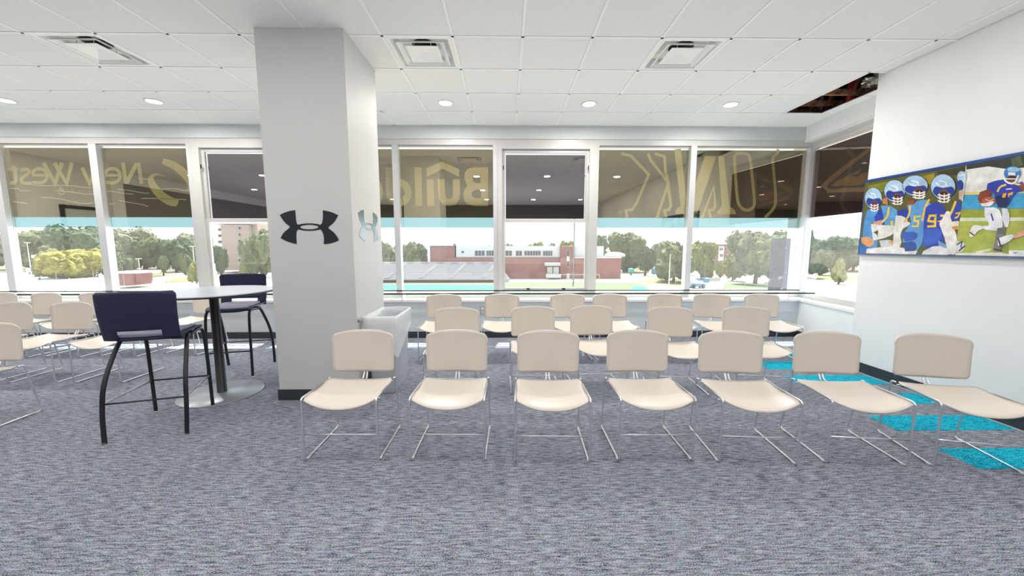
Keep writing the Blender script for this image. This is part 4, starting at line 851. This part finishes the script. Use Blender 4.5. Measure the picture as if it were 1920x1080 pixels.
b = bmesh.new(); P4 = [onz(20, 516, -6.2), onz(190, 512, -6.2), onz(215, 560, -6.2), onz(-60, 560, -6.2)]; prism(b, [((q - tr.location).x, (q - tr.location).y) for q in P4], 0.2, 1.8); obj('roof_slab', b, X_['wallw'], tr)
b = bmesh.new()
for k in range(4): q0 = P4[0].lerp(P4[1], .05 + k * .3) - tr.location; q1 = P4[3].lerp(P4[2], .05 + k * .3) - tr.location; tube(b, [(q0.x, q0.y, 2.0), (q1.x, q1.y, 2.0)], .12, 6)
obj('roof_rib', b, X_['pole'], tr)
# added panel imitating a dark reflection in the corner glass, and the pier outside
ns = empty('wind_screen', (0, 6.6, 0)); tag(ns, 'dark translucent panel outside the corner windows, added to imitate a reflection', 'screen')
M['mesh'] = seethrough('dark mesh screen', (.42, .44, .50), .02, .12, .3, (.25, .27, .33))  # material of the added panel imitating the corner reflection
a = ony(1440, 545, 6.6); b2 = ony(1483, 447, 6.6); bx('mesh_panel', (a.x, 0, a.z - .3), (b2.x, .01, b2.z), M['mesh'], ns)  # added panel imitating a dark reflection, no real screen
pa_x = ony(1486, 545, 6.7).x
for yy in (465, 511): q = ony(1474, yy, 6.58); q2 = ony(1482, yy, 6.58); b = bmesh.new(); tube(b, [(q.x, .0, q.z), (q2.x, .02, q.z), (pa_x + .03, .12, q.z)], .008, 6); obj('clip', b, X_['white'], ns)  # clips made for the added reflection panel
pa = ony(1486, 545, 6.7); pb = ony(1507, 415, 6.7); pe = bx('outside_pier', (pa.x, 6.7, -1), (pb.x + .02, 6.95, 3.6), X_['wallw']); tag(pe, 'white exterior pier just outside the corner window', 'pier')

# ---- trees
def crown(seed, nleaf=2600):
    random.seed(seed); b = bmesh.new(); blobs = []
    for k in range(11):
        a = random.uniform(0, 2 * PI); r = random.uniform(.1, .62); z = random.uniform(.25, .9); s = random.uniform(.26, .42) * (1.15 - .5 * abs(z - .5)); blobs.append((Vector((math.cos(a) * r * (1.1 - .6 * max(0, z - .5)), math.sin(a) * r, z)), s))
    blobs.append((Vector((0, 0, .55)), .5))
    for c, s in blobs:
        r = bmesh.ops.create_icosphere(b, subdivisions=3, radius=s * .84, matrix=Matrix.Translation(c))
        for v in r['verts']: v.co += (v.co - c) * (.45 * noise.noise(v.co * 6) + .3 * noise.noise(v.co * 15))
    for _ in range(nleaf):
        c, s = random.choice(blobs); d = Vector((random.gauss(0, 1), random.gauss(0, 1), random.gauss(0, 1))).normalized(); p = c + d * s * random.uniform(.8, 1.12)
        u = d.cross(Vector((random.random(), random.random(), random.random()))).normalized(); v = (d + Vector((random.uniform(-.8, .8),) * 3)).cross(u).normalized(); q = random.uniform(.02, .055)
        b.faces.new([b.verts.new(p + u * q), b.verts.new(p + v * q), b.verts.new(p - u * q)])
    me = bpy.data.meshes.new('crown'); b.to_mesh(me); b.free(); return me
TM = {'deep': mat('deep green leaves', (0.023, 0.041, 0.023), 1, c2=(0.077, 0.113, 0.054), scale=13), 'mid': mat('mid green leaves', (0.045, 0.068, 0.032), 1, c2=(0.122, 0.149, 0.068), scale=13), 'pale': mat('pale green leaves', (0.086, 0.113, 0.068), 1, c2=(0.162, 0.189, 0.117), scale=13),
      'gold': mat('yellow green leaves', (0.108, 0.113, 0.023), 1, c2=(0.261, 0.234, 0.045), scale=13), 'lime': mat('light yellow green leaves', (0.090, 0.108, 0.036), 1, c2=(0.189, 0.194, 0.072), scale=13)}
random.seed(9); CR = {}
def crown_mesh(k, kind):
    if (k, kind) not in CR:
        if k not in CR: CR[k] = crown(20 + k)
        m2 = CR[k].copy(); m2.materials.append(TM[kind]); CR[k, kind] = m2
    return CR[k, kind]
tb_ = bmesh.new(); tube(tb_, [(0, 0, 0), (.02, 0, .2), (0, .02, .45)], [.045, .035, .02], 7)
for a_ in range(4): tube(tb_, [(0, 0, .2), (.22 * math.cos(a_ * 1.6), .22 * math.sin(a_ * 1.6), .5)], [.02, .01], 5)
trunk_me = bpy.data.meshes.new('trunk'); tb_.to_mesh(trunk_me); tb_.free(); trunk_me.materials.append(X_['trunk'])
def tree(x, top, w_, Y, kind, label, k=0, bottom=None, base=.12):
    a = ony(x, 500, Y); zt_ = ony(x, top, Y).z; hgt = zt_ - GZ; wid = w_ / FPX * Y * 1.03
    d = empty('leafy_tree', (a.x, Y, GZ)); tag(d, label, 'tree', 'trees beyond the windows')
    zb_ = GZ if bottom is None else ony(x, bottom, Y).z
    zb_ = max(zb_, GZ + hgt * base); c = link('foliage', crown_mesh(k, kind), None, d); ch = (zt_ - zb_); c.scale = (wid / 1.75, wid / 1.75, ch / 1.22); c.location = (0, 0, zb_ - GZ - .02 * ch); c.rotation_euler = (0, 0, 1.7 * k + x)
    t = link('trunk', trunk_me, None, d); t.scale = (hgt * .8, hgt * .8, hgt * 1.3)
TR = [(725, 449, 56, 118, 'pale', 'pale tree right beside the column, above the bleachers'), (777, 452, 60, 116, 'mid', 'bushy green tree between slim mullion and sports hall'), (750, 456, 50, 130, 'pale', 'hazy tree behind the slim mullion above the bleachers'),
      (955, 450, 44, 150, 'pale', 'small treetop above the sports hall roof, left in the sash window'), (1003, 452, 40, 150, 'lime', 'yellowish treetop above the sports hall roof, middle of the sash window'), (1035, 455, 36, 150, 'pale', 'low treetop above the sports hall roof'), (1066, 449, 36, 145, 'lime', 'treetop behind the floodlight mast'), (880, 458, 50, 155, 'pale', 'low treetop over the white cladding'), (920, 459, 30, 155, 'pale', 'low treetop over the hall windows'),
      (1124, 440, 44, 150, 'pale', 'pale tree behind the right end of the sports hall'), (1173, 432, 76, 135, 'mid', 'tall green tree right of the sports hall'), (1210, 453, 40, 118, 'deep', 'dark conical tree right of the tall one'), (1236, 449, 46, 150, 'pale', 'hazy tree between dark tree and round tree'),
      (1264, 453, 80, 98, 'mid', 'big round green tree behind the two pale poles'), (1316, 449, 56, 105, 'lime', 'yellow green tree right of the slim mullion'), (1418, 418, 112, 92, 'mid', 'largest tree, filling the pane left of the corner'), (1375, 470, 46, 100, 'lime', 'light green young tree before the dormitory'), (1456, 432, 66, 96, 'mid', 'tree seen through the dark reflection panel'), (1458, 520, 30, 70, 'pale', 'low pale shrub under the reflection panel'),
      (1292, 470, 40, 120, 'deep', 'dark tree behind the slim mullion'), (1352, 488, 20, 110, 'lime', 'small light bush by the dormitory wall'),
      (1500, 430, 70, 110, 'deep', 'dark tree hidden behind the white pier'), (1560, 440, 70, 140, 'deep', 'dark green tree in the corner window, left'), (1600, 436, 70, 140, 'mid', 'green tree in the corner window, middle'), (1650, 440, 80, 140, 'deep', 'dark tree in the corner window, right'), (1575, 484, 28, 90, 'lime', 'sapling on the lot in the corner window'), (1540, 470, 40, 120, 'deep', 'low dark tree at the left of the corner window'),
      (20, 432, 100, 150, 'pale', 'pale tree at the left picture edge'), (68, 427, 96, 145, 'mid', 'green tree second from the left picture edge'), (112, 426, 80, 150, 'pale', 'pale tree above the yellow tree'), (162, 420, 100, 140, 'deep', 'tall dark green tree behind the yellow tree'), (135, 457, 112, 92, 'gold', 'broad yellow tree in the far left glazing'), (88, 465, 48, 96, 'lime', 'greener tree at the left side of the yellow tree'),
      (215, 452, 50, 128, 'mid', 'green tree right behind the leaning mullion'), (240, 424, 96, 145, 'pale', 'wide pale tree in the second left pane'), (296, 436, 60, 140, 'mid', 'green tree left of the sash window'), (270, 455, 40, 150, 'lime', 'light green tree behind the low house'), (330, 448, 60, 135, 'deep', 'dark green tree near the sash window'), (358, 435, 60, 145, 'pale', 'pale tree touching the sash frame'),
      (305, 474, 20, 120, 'mid', 'round bush left of the parking lot lamp'), (347, 474, 20, 122, 'mid', 'round bush right of the parking lot lamp'), (366, 490, 24, 95, 'lime', 'small light tree on the parking lot'), (245, 482, 20, 130, 'pale', 'small tree before the low house'), (414, 452, 28, 110, 'deep', 'narrow dark tree before the apartment tower'), (490, 427, 60, 112, 'mid', 'green tree right of the apartment tower, beside the column'), (455, 492, 18, 108, 'lime', 'small light bush at the tower foot'),
      (385, 440, 50, 150, 'pale', 'pale tree behind the sash frame'), (-40, 430, 100, 150, 'mid', 'green tree outside the left picture edge'), (470, 440, 40, 125, 'pale', 'pale tree overlapping the tower side'), (200, 470, 40, 118, 'deep', 'low dark tree right of the yellow tree')]
for n_, (x, top, w_, Y, kind, l) in enumerate(TR): tree(x, top, w_, Y, kind, l, n_ % 4)
